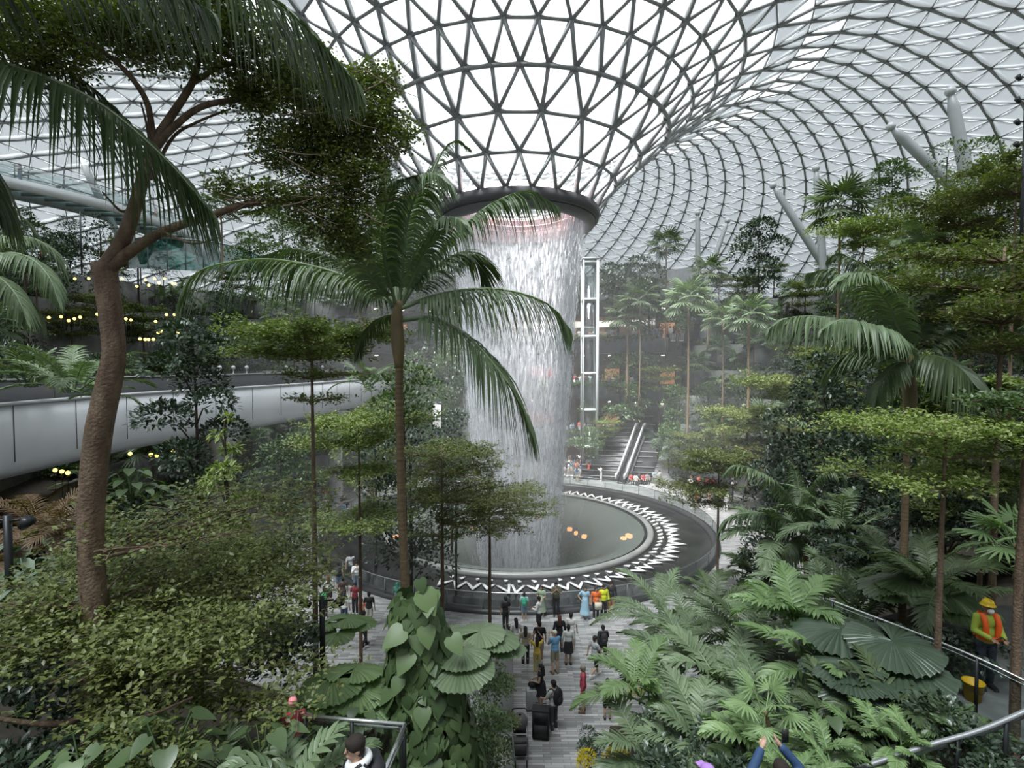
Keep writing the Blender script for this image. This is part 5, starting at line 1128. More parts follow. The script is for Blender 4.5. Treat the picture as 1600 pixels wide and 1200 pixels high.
# ------------------------------------------------------------------ people: one remeshed body each, clothes and hair as children
def remesh(mb, vox, name, smooth=6):
    o = build(name, np.concatenate(mb.V), mb.F); m = o.modifiers.new('r', 'REMESH'); m.mode = 'VOXEL'; m.voxel_size = vox; m.use_smooth_shade = True
    if smooth: s = o.modifiers.new('s', 'SMOOTH'); s.iterations = smooth; s.factor = .5
    dg = bpy.context.evaluated_depsgraph_get(); me = bpy.data.meshes.new_from_object(o.evaluated_get(dg)); me.name = name
    bpy.data.objects.remove(o); return me
def V3(*a): return np.array(a, float)
def capsule(b, a, c, ra, rc, n=10):
    a, c = V3(*a), V3(*c); b.sphere(a, ra, n, 8); b.sphere(c, rc, n, 8); b.tube([a, (a+c)/2, c], [ra, (ra+rc)/2, rc], n)
POSE = {   # elbow, wrist for right arm (x>0) and left arm; knee/ankle offsets
 'stand':  dict(R=((.25,-.02,1.15),(.26,.05,.91)), L=((-.25,-.02,1.15),(-.26,.05,.91))),
 'hips':   dict(R=((.36,-.06,1.18),(.20,.04,1.0)), L=((-.25,-.02,1.15),(-.25,.07,.92))),
 'phone':  dict(R=((.23,.14,1.17),(.07,.34,1.42)), L=((-.23,.14,1.17),(-.07,.34,1.42))),
 'raised': dict(R=((.33,.12,1.52),(.13,.20,1.76)), L=((-.33,.12,1.52),(-.13,.20,1.76))),
 'hold':   dict(R=((.24,.02,1.14),(.12,.27,1.10)), L=((-.24,.02,1.14),(-.12,.27,1.10))),
 'walk':   dict(R=((.25,.10,1.16),(.22,.27,1.00)), L=((-.25,-.12,1.17),(-.26,-.16,.93)), kR=(.0,-.04), aR=(-.26,.14), kL=(.17,0), aL=(.26,.0)),
 'reach':  dict(R=((.26,.10,1.16),(.24,.38,1.00)), L=((-.25,.12,1.16),(-.18,.36,1.05))),
 'sit':    dict(R=((.25,.08,1.15),(.14,.28,1.02)), L=((-.25,.08,1.15),(-.14,.28,1.02)), sit=1),
}
def joints(pose):
    p = POSE[pose]; J = {'pel': V3(0,0,.95), 'wai': V3(0,.01,1.10), 'che': V3(0,0,1.30), 'nec': V3(0,-.01,1.47), 'hed': V3(0,.015,1.60)}
    for s, k in ((1,'R'),(-1,'L')):
        J['sh'+k] = V3(.175*s,-.01,1.41); J['el'+k] = V3(*p[k][0]); J['wr'+k] = V3(*p[k][1]); J['hi'+k] = V3(.092*s,0,.90)
        kn = p.get('k'+k, (0,0)); an = p.get('a'+k, (0,0))
        if p.get('sit'): J['kn'+k] = V3(.11*s,.42,.88); J['an'+k] = V3(.11*s,.45,.47)
        else: J['kn'+k] = V3(.098*s, .01+kn[0], .49+kn[1]); J['an'+k] = V3(.10*s, -.02+an[0], .085+an[1])
    return J
MESH = {}
def hand(b, w, d, up, s=1):
    """palm, four unequal curled fingers and a thumb from the side of the palm"""
    d = V3(*d); d /= np.linalg.norm(d); up = V3(*up); x = np.cross(d, up); x /= np.linalg.norm(x); z = np.cross(x, d)
    b.tube([w, w+d*.04, w+d*.085], [.024,.034,.032], 10)
    for i, (o_, l) in enumerate(((-.030,.060),(-.010,.072),(.011,.068),(.030,.052))):
        p0 = w + d*.078 + x*o_; p1 = p0 + d*l*.5 - z*.008; p2 = p1 + d*l*.32 - z*l*.35; b.tube([p0,p1,p2], [.0105,.0095,.008], 7); b.sphere(p2, .008, 6, 4)
    p0 = w + d*.025 + x*.026*s; p1 = p0 + x*.028*s + d*.028 - z*.006; p2 = p1 + d*.032 + x*.004*s - z*.01; b.tube([p0,p1,p2], [.014,.012,.009], 7); b.sphere(p2, .009, 6, 4)
def body_mesh(pose, vox=.0115):
    key = ('body', pose, vox)
    if key in MESH: return MESH[key]
    J = joints(pose); b = MB()
    b.sphere(J['pel'], (.155,.105,.13), 14, 10); b.sphere(J['wai'], (.128,.092,.15), 14, 10); b.sphere(J['che']+V3(0,0,.02), (.165,.105,.17), 14, 10)
    capsule(b, J['shR']*.98, J['shL']*.98+V3(0,0,.0), .058, .058); capsule(b, J['nec']-V3(0,0,.06), J['nec']+V3(0,.01,.07), .056, .05)
    h = J['hed']; b.sphere(h+V3(0,-.005,.02), (.077,.095,.10), 16, 12); b.sphere(h+V3(0,.025,-.055), (.052,.060,.058), 12, 8)
    b.tube([h+V3(0,.085,.02), h+V3(0,.108,-.018)], [.008,.015], 6); b.sphere(h+V3(0,.104,-.02), .014, 6, 5); b.sphere(h+V3(0,.082,-.058), (.026,.012,.010), 8, 5)
    for s in (-1,1): b.sphere(h+V3(.079*s,-.012,-.005), (.012,.02,.032), 8, 6)
    for k, s in (('R',1),('L',-1)):
        capsule(b, J['sh'+k], J['el'+k], .050, .038); capsule(b, J['el'+k], J['wr'+k], .038, .026)
        d = J['wr'+k]-J['el'+k]; upv = (0,.2,1) if abs(d[1]) > abs(d[2]) else (-s,.2,.1); hand(b, J['wr'+k], d, upv, -s if abs(d[2]) > abs(d[1]) else s)
        capsule(b, J['hi'+k], J['kn'+k], .085, .056); a = J['an'+k]; kn = J['kn'+k]
        b.tube([kn, kn*.65+a*.35+V3(0,-.018,0), a], [.054,.056,.036], 12); b.sphere(a, .038, 8, 6)
        b.tube([a+V3(0,-.05,-.045), a+V3(0,.05,-.045), a+V3(.01*s,.17,-.055)], [.038,.040,.026], 10)
    MESH[key] = remesh(b, vox, 'body', 4); return MESH[key]
def cloth(kind, pose):
    key = (kind, pose)
    if key in MESH: return MESH[key]
    J = joints(pose); b = MB(); g = .016
    if kind in ('tee','shirt','dress','jacket','tank'):
        b.sphere(J['che']+V3(0,0,.02), (.165+g,.105+g,.165), 14, 10); b.sphere(J['wai'], (.145+g,.105+g,.17), 14, 10); b.sphere(J['pel']+V3(0,0,.03), (.160+g,.115+g,.13), 14, 10)
        capsule(b, J['shR'], J['shL'], .052+g, .052+g); b.lathe([(.075,-.02),(.066,.03)], 12, tuple(J['nec']-V3(0,0,.045)))
        for k in 'RL':
            f = {'tee':.62,'shirt':1.9,'jacket':1.9,'dress':.55,'tank':.08}[kind]; s_, e_, w_ = J['sh'+k], J['el'+k], J['wr'+k]
            if f <= 1: capsule(b, s_, s_+(e_-s_)*f, .053+g, .050+g)
            else: capsule(b, s_, e_, .053+g, .044+g); capsule(b, e_, e_+(w_-e_)*(f-1), .044+g, .036+g)
    if kind == 'dress': b.tube([J['wai'], J['pel'], (0,0,.55), (0,0,.28)], [.15,.185,.23,.29], 18); 
    if kind == 'skirt': b.tube([J['pel']+V3(0,0,.10), J['pel']-V3(0,0,.05), (0,.01,.56)], [.155,.19,.235], 18)
    if kind in ('trousers','shorts'):
        b.sphere(J['pel'], (.168,.12,.12), 14, 10)
        for k in 'RL':
            h_, k_, a_ = J['hi'+k], J['kn'+k], J['an'+k]
            if kind == 'trousers': capsule(b, h_, k_, .098, .072); b.tube([k_, (k_+a_)/2, a_+(k_-a_)*.04], [.072,.070,.064], 12)
            else: capsule(b, h_, h_+(k_-h_)*.82, .100, .088)
    if kind == 'shoes':
        for k, s in (('R',1),('L',-1)):
            a = J['an'+k]; b.tube([a+V3(0,-.065,-.04), a+V3(0,.05,-.035), a+V3(.012*s,.185,-.05)], [.048,.052,.036], 10); b.tube([a+V3(0,-.01,-.06), a+V3(0,0,.02)], [.05,.048], 10)
            b.box(a+V3(.006*s,.06,-.078), (.09,.27,.02))
    if kind == 'hair_short': h = J['hed']; b.sphere(h+V3(0,-.012,.045), (.092,.104,.096), 14, 10); b.sphere(h+V3(0,-.05,-.03), (.075,.06,.07), 10, 8); b.sphere(h+V3(.01,.075,.075), (.055,.03,.028), 8, 6)
    if kind == 'hair_long': h = J['hed']; b.sphere(h+V3(0,-.018,.040), (.090,.102,.096), 14, 10); b.tube([h+V3(0,-.06,.03), h+V3(0,-.085,-.12), h+V3(0,-.125,-.30)], [.085,.088,.06], 12); 
    if kind == 'scarf': h = J['hed']; b.sphere(h+V3(0,-.02,.03), (.096,.105,.108), 14, 10); b.tube([h+V3(0,-.03,-.04), h+V3(0,-.01,-.16), h+V3(0,0,-.28)], [.09,.11,.17], 14)
    if kind == 'cap': h = J['hed']; b.sphere(h+V3(0,-.01,.060), (.090,.103,.078), 14, 10); b.box(h+V3(0,.12,.055), (.13,.12,.015))
    MESH[key] = remesh(b, .018 if kind not in ('hair_short','hair_long','shoes','cap') else .014, kind, 3); return MESH[key]
def eyes_mesh():
    if 'eyes' in MESH: return MESH['eyes']
    b = MB(); h = V3(0,.015,1.60)
    for s in (-1,1): b.sphere(h+V3(.031*s,.082,.012), (.013,.008,.007), 8, 5); b.box(h+V3(.032*s,.088,.034), (.032,.008,.006))
    o = b.obj('eyes', None); MESH['eyes'] = o.data; bpy.data.objects.remove(o); return MESH['eyes']
SKIN = [(.50,.31,.21),(.42,.25,.16),(.30,.17,.10),(.56,.37,.27)]
def cmat(c, r=.75): return mat('cloth_%02d_%02d_%02d' % tuple(int(min(x,.99)*100) for x in c), c, r)
def piece(name, me, m, parent):
    o = bpy.data.objects.new(name, me); COL.objects.link(o); o.parent = parent
    if not me.materials: me.materials.append(m)
    o.material_slots[0].link = 'OBJECT'; o.material_slots[0].material = m; return o
def person(loc, rz, label, pose='stand', top=('tee',(.7,.7,.7)), bot=('trousers',(.03,.03,.04)), hair=('hair_short',(.012,.01,.009)), skin=0, h=1.7, shoes=(.6,.6,.6), group=None, small=False, name='person', off=0):
    e = empty(name, tuple(loc), rz, label, 'person', group); s = h/1.7; e.scale = (s,s,s)
    bd = piece('body', body_mesh(pose, .0115 if not small else .02), mat('skin_%d' % skin, SKIN[skin], .55), e)
    if top: piece({'tee':'tee_shirt','tank':'tank_top'}.get(top[0], top[0]), cloth(top[0], pose), cmat(top[1]), e)
    if bot: piece(bot[0], cloth(bot[0], pose), cmat(bot[1]), e)
    if hair: piece({'hair_short':'hair','hair_long':'hair','scarf':'headscarf'}.get(hair[0], hair[0]), cloth(hair[0], pose), cmat(hair[1], .85), e)
    if shoes: piece('shoes', cloth('shoes', pose), cmat(shoes, .6), e)
    if not small: piece('eyes', eyes_mesh(), mat('eye_dark', (.01,.01,.01), .2), bd)
    return e
W_=(.75,.75,.74); K_=(.015,.015,.018); JN=(.04,.06,.11); BG=(.45,.38,.28)
def pg(px, py, deg, label, **kw): return person(G(px, py, 0), rad(deg), label, **kw)
# the group on the paved way (0 deg looks at the waterfall, 180 at the camera)
pg(819,970,0,'child in pale teal shirt with green backpack at the glass balustrade', top=('tee',(.35,.60,.58)), bot=('shorts',(.22,.34,.46)), h=1.38, shoes=W_)
pg(846,962,160,'person in sage green dress leaning on the balustrade', pose='hold', top=('dress',(.33,.42,.30)), bot=None, hair=('hair_long',(.02,.013,.01)), h=1.5)
pg(869,962,178,'person in dark patterned shirt and black trousers filming at the balustrade', pose='phone', top=('tee',(.07,.07,.045)), bot=('trousers',K_), shoes=K_, h=1.7)
pg(914,967,175,'person in long pale blue dress posing by the balustrade', pose='hips', top=('dress',(.35,.55,.68)), bot=None, hair=('hair_long',(.02,.013,.01)), h=1.6)
pg(931,968,185,'person in bright orange top posing between blue and yellow clothes', top=('tee',(.85,.17,.04)), bot=('trousers',K_), hair=('hair_long',(.02,.013,.01)), shoes=W_, h=1.6)
pg(943,966,190,'person in bright yellow green shirt by the balustrade', top=('shirt',(.72,.78,.03)), bot=('trousers',K_), shoes=W_, h=1.66)
pg(955,960,185,'person in black with orange panel behind the yellow shirt', top=('shirt',(.03,.03,.03)), bot=('trousers',(.5,.22,.04)), h=1.68)
pg(842,987,60,'person in white shirt carrying a baby before the balustrade', pose='hold', top=('shirt',W_), bot=('shorts',K_), h=1.66)
pg(806,1024,20,'person with long black hair in short white dress', top=('tee',W_), bot=('skirt',W_), hair=('hair_long',K_), shoes=W_, h=1.62)
pg(821,1040,0,'person in beige crop top and black wide trousers, long hair', top=('tee',(.50,.44,.32)), bot=('trousers',K_), hair=('hair_long',K_), shoes=W_, h=1.64)
pg(843,1034,0,'person in loose black tee and beige shorts seen from behind', top=('tee',K_), bot=('shorts',(.42,.33,.28)), h=1.72)
pg(839,1052,5,'person in yellow and white with both arms raised taking a photo', pose='raised', top=('tee',(.72,.52,.09)), bot=('trousers',(.5,.42,.15)), hair=('hair_long',(.03,.02,.012)), h=1.5)
pg(867,1052,25,'person in sky blue shirt and khaki shorts with white cap filming', pose='phone', top=('tee',(.19,.42,.68)), bot=('shorts',(.32,.29,.20)), hair=('cap',(.80,.74,.62)), skin=3, shoes=(.2,.15,.1), h=1.74)
pg(874,1022,10,'person with long auburn hair in black top', top=('shirt',K_), bot=('trousers',(.05,.05,.06)), hair=('hair_long',(.10,.035,.02)), h=1.7)
pg(888,1038,0,'person in white cardigan and dark skirt seen from behind', top=('shirt',(.66,.68,.66)), bot=('skirt',K_), shoes=K_, h=1.66)
pg(892,1018,-10,'person in plain white tee behind the white cardigan', top=('tee',W_), bot=('trousers',BG), h=1.7)
pg(942,1036,5,'person all in black with rucksack walking toward the pool', pose='walk', top=('jacket',K_), bot=('trousers',K_), shoes=K_, h=1.6)
pg(929,1058,-60,'person in grey shirt and black shorts striding right in white shoes', pose='walk', top=('tee',(.42,.43,.44)), bot=('shorts',K_), shoes=(.8,.8,.8), h=1.66)
pg(911,1112,80,'older person in raspberry red shirt and tan shorts', top=('shirt',(.42,.06,.09)), bot=('shorts',(.40,.27,.14)), hair=('hair_short',(.25,.22,.20)), skin=1, shoes=(.12,.06,.04), h=1.68)
pg(949,1124,-5,'boy in peach shirt and black shorts beside the palm fronds', pose='hold', top=('tee',(.55,.32,.26)), bot=('shorts',K_), h=1.45, shoes=K_)
pg(845,1108,75,'person with long hair in black dress beside the silver suitcase', pose='hold', top=('tank',K_), bot=('skirt',K_), hair=('hair_long',K_), skin=3, h=1.66, shoes=K_)
pg(865,1143,45,'person in grey shirt with black backpack leaning on the black suitcase', pose='reach', top=('tee',(.50,.50,.48)), bot=('trousers',(.05,.055,.06)), shoes=(.7,.7,.7), h=1.76)
pg(790,985,30,'dark dressed person half hidden behind the round fan leaves', top=('tee',K_), bot=('trousers',K_), h=1.6)
pg(796,1022,40,'person in patterned dark shirt sitting by the round fan leaves', pose='sit', top=('tee',(.12,.14,.08)), bot=('trousers',K_), h=1.6).location.z = -.42
# group on the left of the plaza
pg(514,948,10,'person in white top and black shorts on the left plaza', pose='stand', top=('shirt',W_), bot=('shorts',K_), hair=('hair_long',(.15,.07,.03)), h=1.66)
pg(530,926,-15,'person in dark vest with backpack and blue shorts on the left plaza', top=('tank',K_), bot=('shorts',(.12,.2,.32)), h=1.68)
pg(557,924,200,'person in loose white shirt at the left balustrade', pose='phone', top=('shirt',W_), bot=('trousers',(.2,.25,.33)), h=1.66)
pg(538,978,0,'person in white tee and blue jeans on the left plaza', top=('tee',W_), bot=('trousers',JN), hair=('hair_long',K_), h=1.62)
pg(555,960,170,'person in dark red shirt and black trousers on the left plaza', top=('tee',(.18,.02,.03)), bot=('trousers',K_), h=1.6)
pg(566,972,0,'child in orange and white top on the left plaza', top=('tee',(.80,.16,.08)), bot=('shorts',K_), h=1.15, shoes=K_)
pg(577,979,5,'person in loose black tee and white shorts on the left plaza', top=('tee',K_), bot=('shorts',(.6,.56,.5)), h=1.66, shoes=K_)
pg(569,1012,-30,'person in black coat nearest the big leaves on the left plaza', pose='walk', top=('jacket',K_), bot=('trousers',K_), shoes=K_, h=1.6)
pg(621,960,-20,'person in teal headscarf and pink skirt at the left balustrade', pose='hold', top=('shirt',(.20,.42,.36)), bot=('skirt',(.5,.10,.20)), hair=('scarf',(.14,.50,.38)), h=1.62)
pg(536,950,30,'person in brown and black behind the white tee on the left plaza', top=('tee',(.10,.06,.05)), bot=('trousers',K_), h=1.6)
pg(507,966,10,'person with green backpack half hidden by the tiered tree', top=('tee',K_), bot=('trousers',K_), h=1.5)
pg(548,908,20,'person in grey top walking along the left balustrade', pose='walk', top=('tee',(.5,.5,.5)), bot=('shorts',JN), h=1.66)
# people farther off, small in the photo
cr_ = random.Random(15)
TOPS = [W_,(.62,.60,.55),K_,(.08,.09,.12),(.45,.08,.07),(.30,.34,.42),(.55,.45,.36),(.12,.20,.30),(.62,.20,.16),(.35,.36,.36),(.70,.70,.62),(.16,.12,.10)]
def crowd(n, pxr, pyr, zfun, group, lab, deg=None, sit=.0):
    for i in range(n):
        px, py = cr_.uniform(*pxr), cr_.uniform(*pyr); loc = zfun(px, py); c = cr_.choice(TOPS)
        person(loc, rad(deg if deg is not None else cr_.uniform(0,360)) + cr_.uniform(-.5,.5), lab, cr_.choice(['stand','stand','hold','phone','walk','hips']), (cr_.choice(['tee','shirt','tee']), c), (cr_.choice(['trousers','shorts','trousers','skirt']), cr_.choice([K_,JN,BG,(.3,.3,.3),W_])),
               (cr_.choice(['hair_short','hair_long']), cr_.choice([K_,(.03,.02,.015),(.1,.05,.03)])), cr_.randrange(4), cr_.uniform(1.52,1.76), W_, group, True)
g0 = lambda px, py: G(px, py, 0)
crowd(26, (870,916), (728,756), g0, 'people crowding by the red wall', 'person standing in the crowd by the red wall behind the pool')
crowd(10, (745,870), (735,756), g0, 'people behind the falling water', 'person standing on the far side of the pool behind the falling water')
crowd(16, (1075,1150), (765,800), g0, 'people right of the far stairs', 'person among the crowd right of the pool under the umbrella tree')
crowd(9, (1280,1330), (835,870), g0, 'people between the right hand trees', 'person seen between tree trunks on the right')
crowd(9, (1195,1275), (900,935), g0, 'people behind the bright feather palms', 'person behind the bright feather palm clump on the right')
crowd(26, (425,545), (775,815), g0, 'people under the train track', 'person in the crowd under the train track on the left')
crowd(7, (553,600), (765,800), g0, 'people at the left end of the balustrade', 'person near the second pier left of the pool')
crowd(3, (240,252), (775,792), g0, 'people far left under the track', 'person far left beyond the glossy plants')
def floorz(fi):
    z, r = FZ[fi]
    def f(px, py):
        rr = r + cr_.uniform(.6, 2.2)
        for Y in np.arange(70, 55, -.1):
            p = P(px, 500, Y)
            if math.hypot(p.x-CX, Y-CY) <= rr: return Vector((p.x, Y, z))
        return Vector((CX, CY+rr, z))
    return f
crowd(34, (885,1075), (0,1), floorz(2), 'visitors on the third gallery', 'person at the rail of the third gallery floor of the building', 180)
crowd(28, (880,1000), (0,1), floorz(1), 'visitors on the second gallery', 'person at the rail of the second gallery floor of the building', 180)
crowd(16, (880,960), (0,1), floorz(0), 'visitors on the first gallery', 'person at the rail of the first gallery floor of the building', 180)
pg(920,745,160,'person in coral dress with raised arms before the seating steps', pose='raised', top=('dress',(.75,.15,.12)), bot=None, small=True, h=1.6)
pg(939,752,100,'person in white shirt and trousers before the seating steps', pose='phone', top=('shirt',W_), bot=('trousers',W_), small=True, h=1.68)
for i, (x, y, c) in enumerate(((986,757,(.5,.08,.08)),(993,758,W_),(999,756,(.05,.05,.06)),(1005,757,(.48,.08,.1)),(1011,756,(.3,.3,.32)),(1022,752,(.3,.4,.5)),(1030,752,W_))):
    pg(x, y, 190, ['person in red sitting left at the foot of the staircase','person in white sitting at the foot of the staircase','person in dark clothes sitting at the foot of the staircase','second person in red sitting at the foot of the staircase','person in grey sitting at the foot of the staircase','person in blue grey sitting right of the staircase foot','person in white sitting farthest right of the staircase foot'][i], pose='sit', top=('tee',c), bot=('trousers',K_), small=True, h=1.6).location.z = -.42
person((P(42,280,41).x-.5, 41, 26.25), rad(150), 'person in dark top and jeans leaning on the footbridge rail', 'hold', ('tee',(.04,.05,.09)), ('trousers',(.25,.32,.42)), h=1.75, small=True)
person((-34.9, 52, 26.3), rad(150), 'person in coral top farther along the footbridge', 'stand', ('tee',(.6,.2,.2)), ('trousers',BG), h=1.65, small=True)
person(tuple(P(66,395,42)-Vector((0,0,1.2))), rad(170), 'person in red behind the shrubs on the left ridge', 'stand', ('tee',(.6,.05,.06)), ('trousers',K_), h=1.65, small=True)
# the worker in hard hat on the raised walkway
wk = person((P(1538,1085,10.4).x, 10.4, 6.0), rad(175), 'worker in yellow hard hat, lime shirt and orange vest on the raised walkway', 'hold', ('shirt',(.36,.46,.06)), ('trousers',(.03,.04,.06)), None, 2, 1.74, (.03,.03,.03))
b = MB(); h = V3(0,.015,1.60); b.lathe([(0,.115),(.05,.110),(.085,.085),(.104,.04),(.108,.01),(.13,.0),(.13,-.008),(.10,-.005)], 24, tuple(h+V3(0,0,.055))); b.box(h+V3(0,0,.165), (.025,.16,.02)); b.obj('hard_hat', mat('hat_yellow', (.80,.55,.01), .35), wk, True)
b = MB(); b.sphere(h+V3(0,.078,-.045), (.055,.045,.055), 12, 8); b.obj('face_mask', mat('mask_white', (.75,.77,.78), .7), wk, True)
b = MB(); OM = mat('vest_orange', (.90,.13,.02), .6)
for s in (-1, 1): b.tube(spline([(.10*s,-.12,1.32),(.11*s,-.03,1.485),(.115*s,.08,1.43),(.12*s,.135,1.30),(.11*s,.135,1.12),(.12*s,.13,1.0)], 14), [.035,.04,.05,.05,.05,.05], 8)
b.tube(spline([(.17,.0,1.02),(.1,.13,1.02),(-.1,.13,1.02),(-.17,0,1.02),(-.1,-.125,1.02),(.1,-.125,1.02),(.17,.0,1.02)], 24), .04, 8, False); b.obj('safety_vest', OM, wk, True)
b = MB(); b.tube([(.13,.33,1.12),(-.02,.36,1.20),(-.14,.34,1.10),(-.3,.4,.95)], [.012,.012,.012,.02], 6); o = b.obj('pruning_tool', M_DARKSTEEL, None, True); o.location = wk.location; o.rotation_euler.z = wk.rotation_euler.z; tag(o, 'black hand tool held by the worker in the hard hat', 'tool')
# youth in white hoodie bottom left
yo = person((P(557,1200,5.4).x, 5.4, 6.85), rad(120), 'dark haired youth in white hooded top looking down, at the bottom edge', 'hold', ('jacket',(.72,.73,.74)), ('trousers',K_), ('hair_short',(.02,.015,.012)), 0, 1.72, K_)
b = MB(); b.tube(spline([(.09,-.02,1.46),(.0,.08,1.42),(-.09,-.02,1.46),(-.05,-.11,1.48),(.05,-.11,1.48),(.09,-.02,1.46)], 20), .045, 8, False); b.obj('hood', cmat((.72,.73,.74)), yo, True)
b = MB()
for s in (-1, 1): b.tube(spline([(.10*s,.13,1.05),(.115*s,.13,1.25),(.12*s,.07,1.44),(.12*s,-.04,1.50),(.11*s,-.13,1.36)], 14), .02, 6)
b.box((0,-.20,1.22), (.30,.14,.42)); o = b.obj('backpack', cmat(K_), None, False); o.location = yo.location; o.rotation_euler.z = yo.rotation_euler.z; tag(o, 'black backpack worn over the white hooded top', 'backpack')
person((P(457,1098,7.4).x, 7.4, P(457,1098,7.4).z-1.2), rad(20), 'child in pink cap and red top below the yellow green leaves', 'stand', ('tee',(.50,.05,.10)), ('shorts',K_), ('cap',(.85,.30,.33)), 0, 1.25, K_)
person((P(1222,1200,6.0).x, 6.0, 6.12), rad(10), 'person in navy jacket raising a phone at the bottom edge', 'raised', ('jacket',(.03,.07,.16)), ('trousers',K_), ('hair_short',(.02,.015,.012)), 3, 1.70, K_)
person((P(1107,1210,6.2).x, 6.2, 5.98), rad(20), 'person with purple hat at the bottom edge', 'stand', ('tee',(.3,.2,.35)), ('trousers',K_), ('cap',(.42,.22,.60)), 3, 1.64, K_)
b = MB(); b.box((0,0,0), (.078,.012,.16)); o = b.obj('phone', mat('phone_black', (.02,.02,.02), .2), None); o.location = (P(1228,1165,6.2).x, 6.22, 6.12+1.88); tag(o, 'black phone held up by the navy sleeves', 'phone')

# ------------------------------------------------------------------ things people brought
def rucksack(loc, rz, c, label, s=1.):
    e = empty('backpack', loc, rz, label, 'backpack'); b = MB(); b.sphere((0,0,.0), (.17,.10,.25), 12, 8); b.sphere((0,-.07,-.07), (.12,.06,.13), 10, 6); o = b.obj('pack', cmat(c), e, True)
    b = MB()
    for q in (-1,1): b.tube(spline([(.09*q,.05,.18),(.10*q,.16,.20),(.11*q,.26,.08),(.11*q,.26,-.08),(.10*q,.10,-.2)], 10), .018, 5)
    b.obj('straps', cmat(tuple(x*.6 for x in c)), e, True); e.scale = (s,s,s); return e
def on_back(px, py, deg, hz, c, label, s=1.): 
    p = G(px, py, 0); a = rad(deg); return rucksack((p.x + math.sin(a)*.19, p.y - math.cos(a)*.19, hz), a, c, label, s)
on_back(819,970,0,1.02,(.05,.42,.25),'green backpack on the child at the balustrade', .85)
on_back(865,1143,45,1.30,K_,'big black backpack worn beside the black suitcase', 1.25)
on_back(942,1036,5,1.12,(.03,.03,.035),'black rucksack on the person all in black')
on_back(530,926,-15,1.22,(.04,.04,.05),'dark backpack on the person with blue shorts')
on_back(507,966,10,1.1,(.04,.45,.20),'green backpack beside the tiered tree')
def suitcase(px, py, w_, d_, h_, m, label, rz=0, name='suitcase'):
    e = empty(name, tuple(G(px,py,0)), rz, label, 'suitcase'); o = MB().box((0,0,.05+h_/2), (w_,d_,h_)).obj('shell', m, e); md = o.modifiers.new('b','BEVEL'); md.width = .04; md.segments = 3
    b = MB()
    for i in range(7): b.box((-w_/2+w_*(i+.5)/7, -d_/2-.004, .05+h_/2), (w_*.06,.012,h_*.86))
    b.obj('ribs', m, e); b = MB(); b.tube([(-w_*.3,0,.05+h_),(-w_*.3,0,.2+h_),(w_*.3,0,.2+h_),(w_*.3,0,.05+h_)], .012, 6); b.obj('handle', M_DARKSTEEL, e)
    for i in (-1,1):
        for j in (-1,1): b = MB(); b.sphere((i*w_*.4,j*d_*.35,.03), .03, 8, 6); b.obj('wheel', M_DARKSTEEL, e, True)
    return e
suitcase(832,1108,.46,.30,.72, mat('silver_shell',(.42,.43,.43),.35,.2), 'silver ribbed suitcase standing beside the black dress', .1)
b = MB(); b.sphere((0,0,.12), (.17,.12,.13), 10, 8); b.tube([(-.08,0,.2),(0,0,.30),(.08,0,.2)], .02, 6); o = b.obj('handbag', cmat(K_), None, True); o.location = G(832,1108,0)+Vector((0,0,.80)); tag(o, 'small black bag on top of the silver suitcase', 'bag')
e = suitcase(845,1152,.58,.36,.98, mat('black_fabric',(.018,.018,.02),.7), 'tall black soft suitcase in front of the black backpack', -.1)
MB().box((0,-.20,.35), (.44,.06,.38)).obj('pocket', mat('black_fabric2',(.03,.03,.032),.7), e); MB().box((0,-.20,.82), (.44,.05,.28)).obj('pocket', mat('black_fabric2',(.03,.03,.032),.7), e)
# pram
e = empty('stroller', tuple(G(813,1183,0)), rad(2), 'grey and black folded back baby stroller on the paved way', 'stroller'); FG = mat('pram_grey', (.09,.085,.09), .8, noise=(30,(.13,.12,.13))); FK = cmat(K_)
b = MB(); b.box((0,.05,.55), (.42,.5,.10), Matrix.Rotation(rad(-20),4,'X')); b.box((0,.30,.82), (.42,.12,.55), Matrix.Rotation(rad(18),4,'X')); b.obj('seat', FG, e)
b = MB(); b.lathe([(.05,.34),(.18,.31),(.24,.22),(.26,.1),(.24,0)], 12, (0,.28,.86), PI*0, PI*2); b.obj('canopy', FG, e, True)
b = MB(); b.box((0,-.22,.42), (.38,.08,.34), Matrix.Rotation(rad(15),4,'X')); b.obj('foot_rest', FG, e); b = MB(); b.box((0,.05,.26), (.38,.5,.14)); b.obj('basket', FK, e)
b = MB()
for s in (-.25,.25): b.tube([(s,.62,1.06),(s,.45,.95),(s,.0,.45),(s*.8,-.42,.12)], .016, 6); b.tube([(s,.45,.12),(s,.05,.55)], .016, 6)
b.obj('frame', M_STEEL, e, True); b = MB(); b.tube(spline([(-.25,.62,1.06),(-.22,.68,1.12),(0,.70,1.13),(.22,.68,1.12),(.25,.62,1.06)], 12), .02, 6); b.obj('handlebar', FK, e, True)
for x, y, r in ((-.27,.42,.15),(.27,.42,.15),(-.18,-.42,.10),(.18,-.42,.10)):
    b = MB(); b.tube([(x-.02,y,r),(x+.02,y,r)], r, 18); b.obj('wheel', FK, e)
b = MB(); b.box((0,0,0), (.34,.10,.32)); b.tube([(-.1,0,.16),(-.08,0,.34),(.08,0,.34),(.1,0,.16)], .01, 5); o = b.obj('tote_bag', cmat((.70,.66,.54)), None); o.location = G(932,968,0)+Vector((.05,-.22,.78)); tag(o, 'cream tote bag held by the person in orange', 'bag')
b = MB(); b.tube([(0,0,0),(0,0,.28)], .14, 14); b.sphere((0,0,.28),(.02,.02,.02)); 
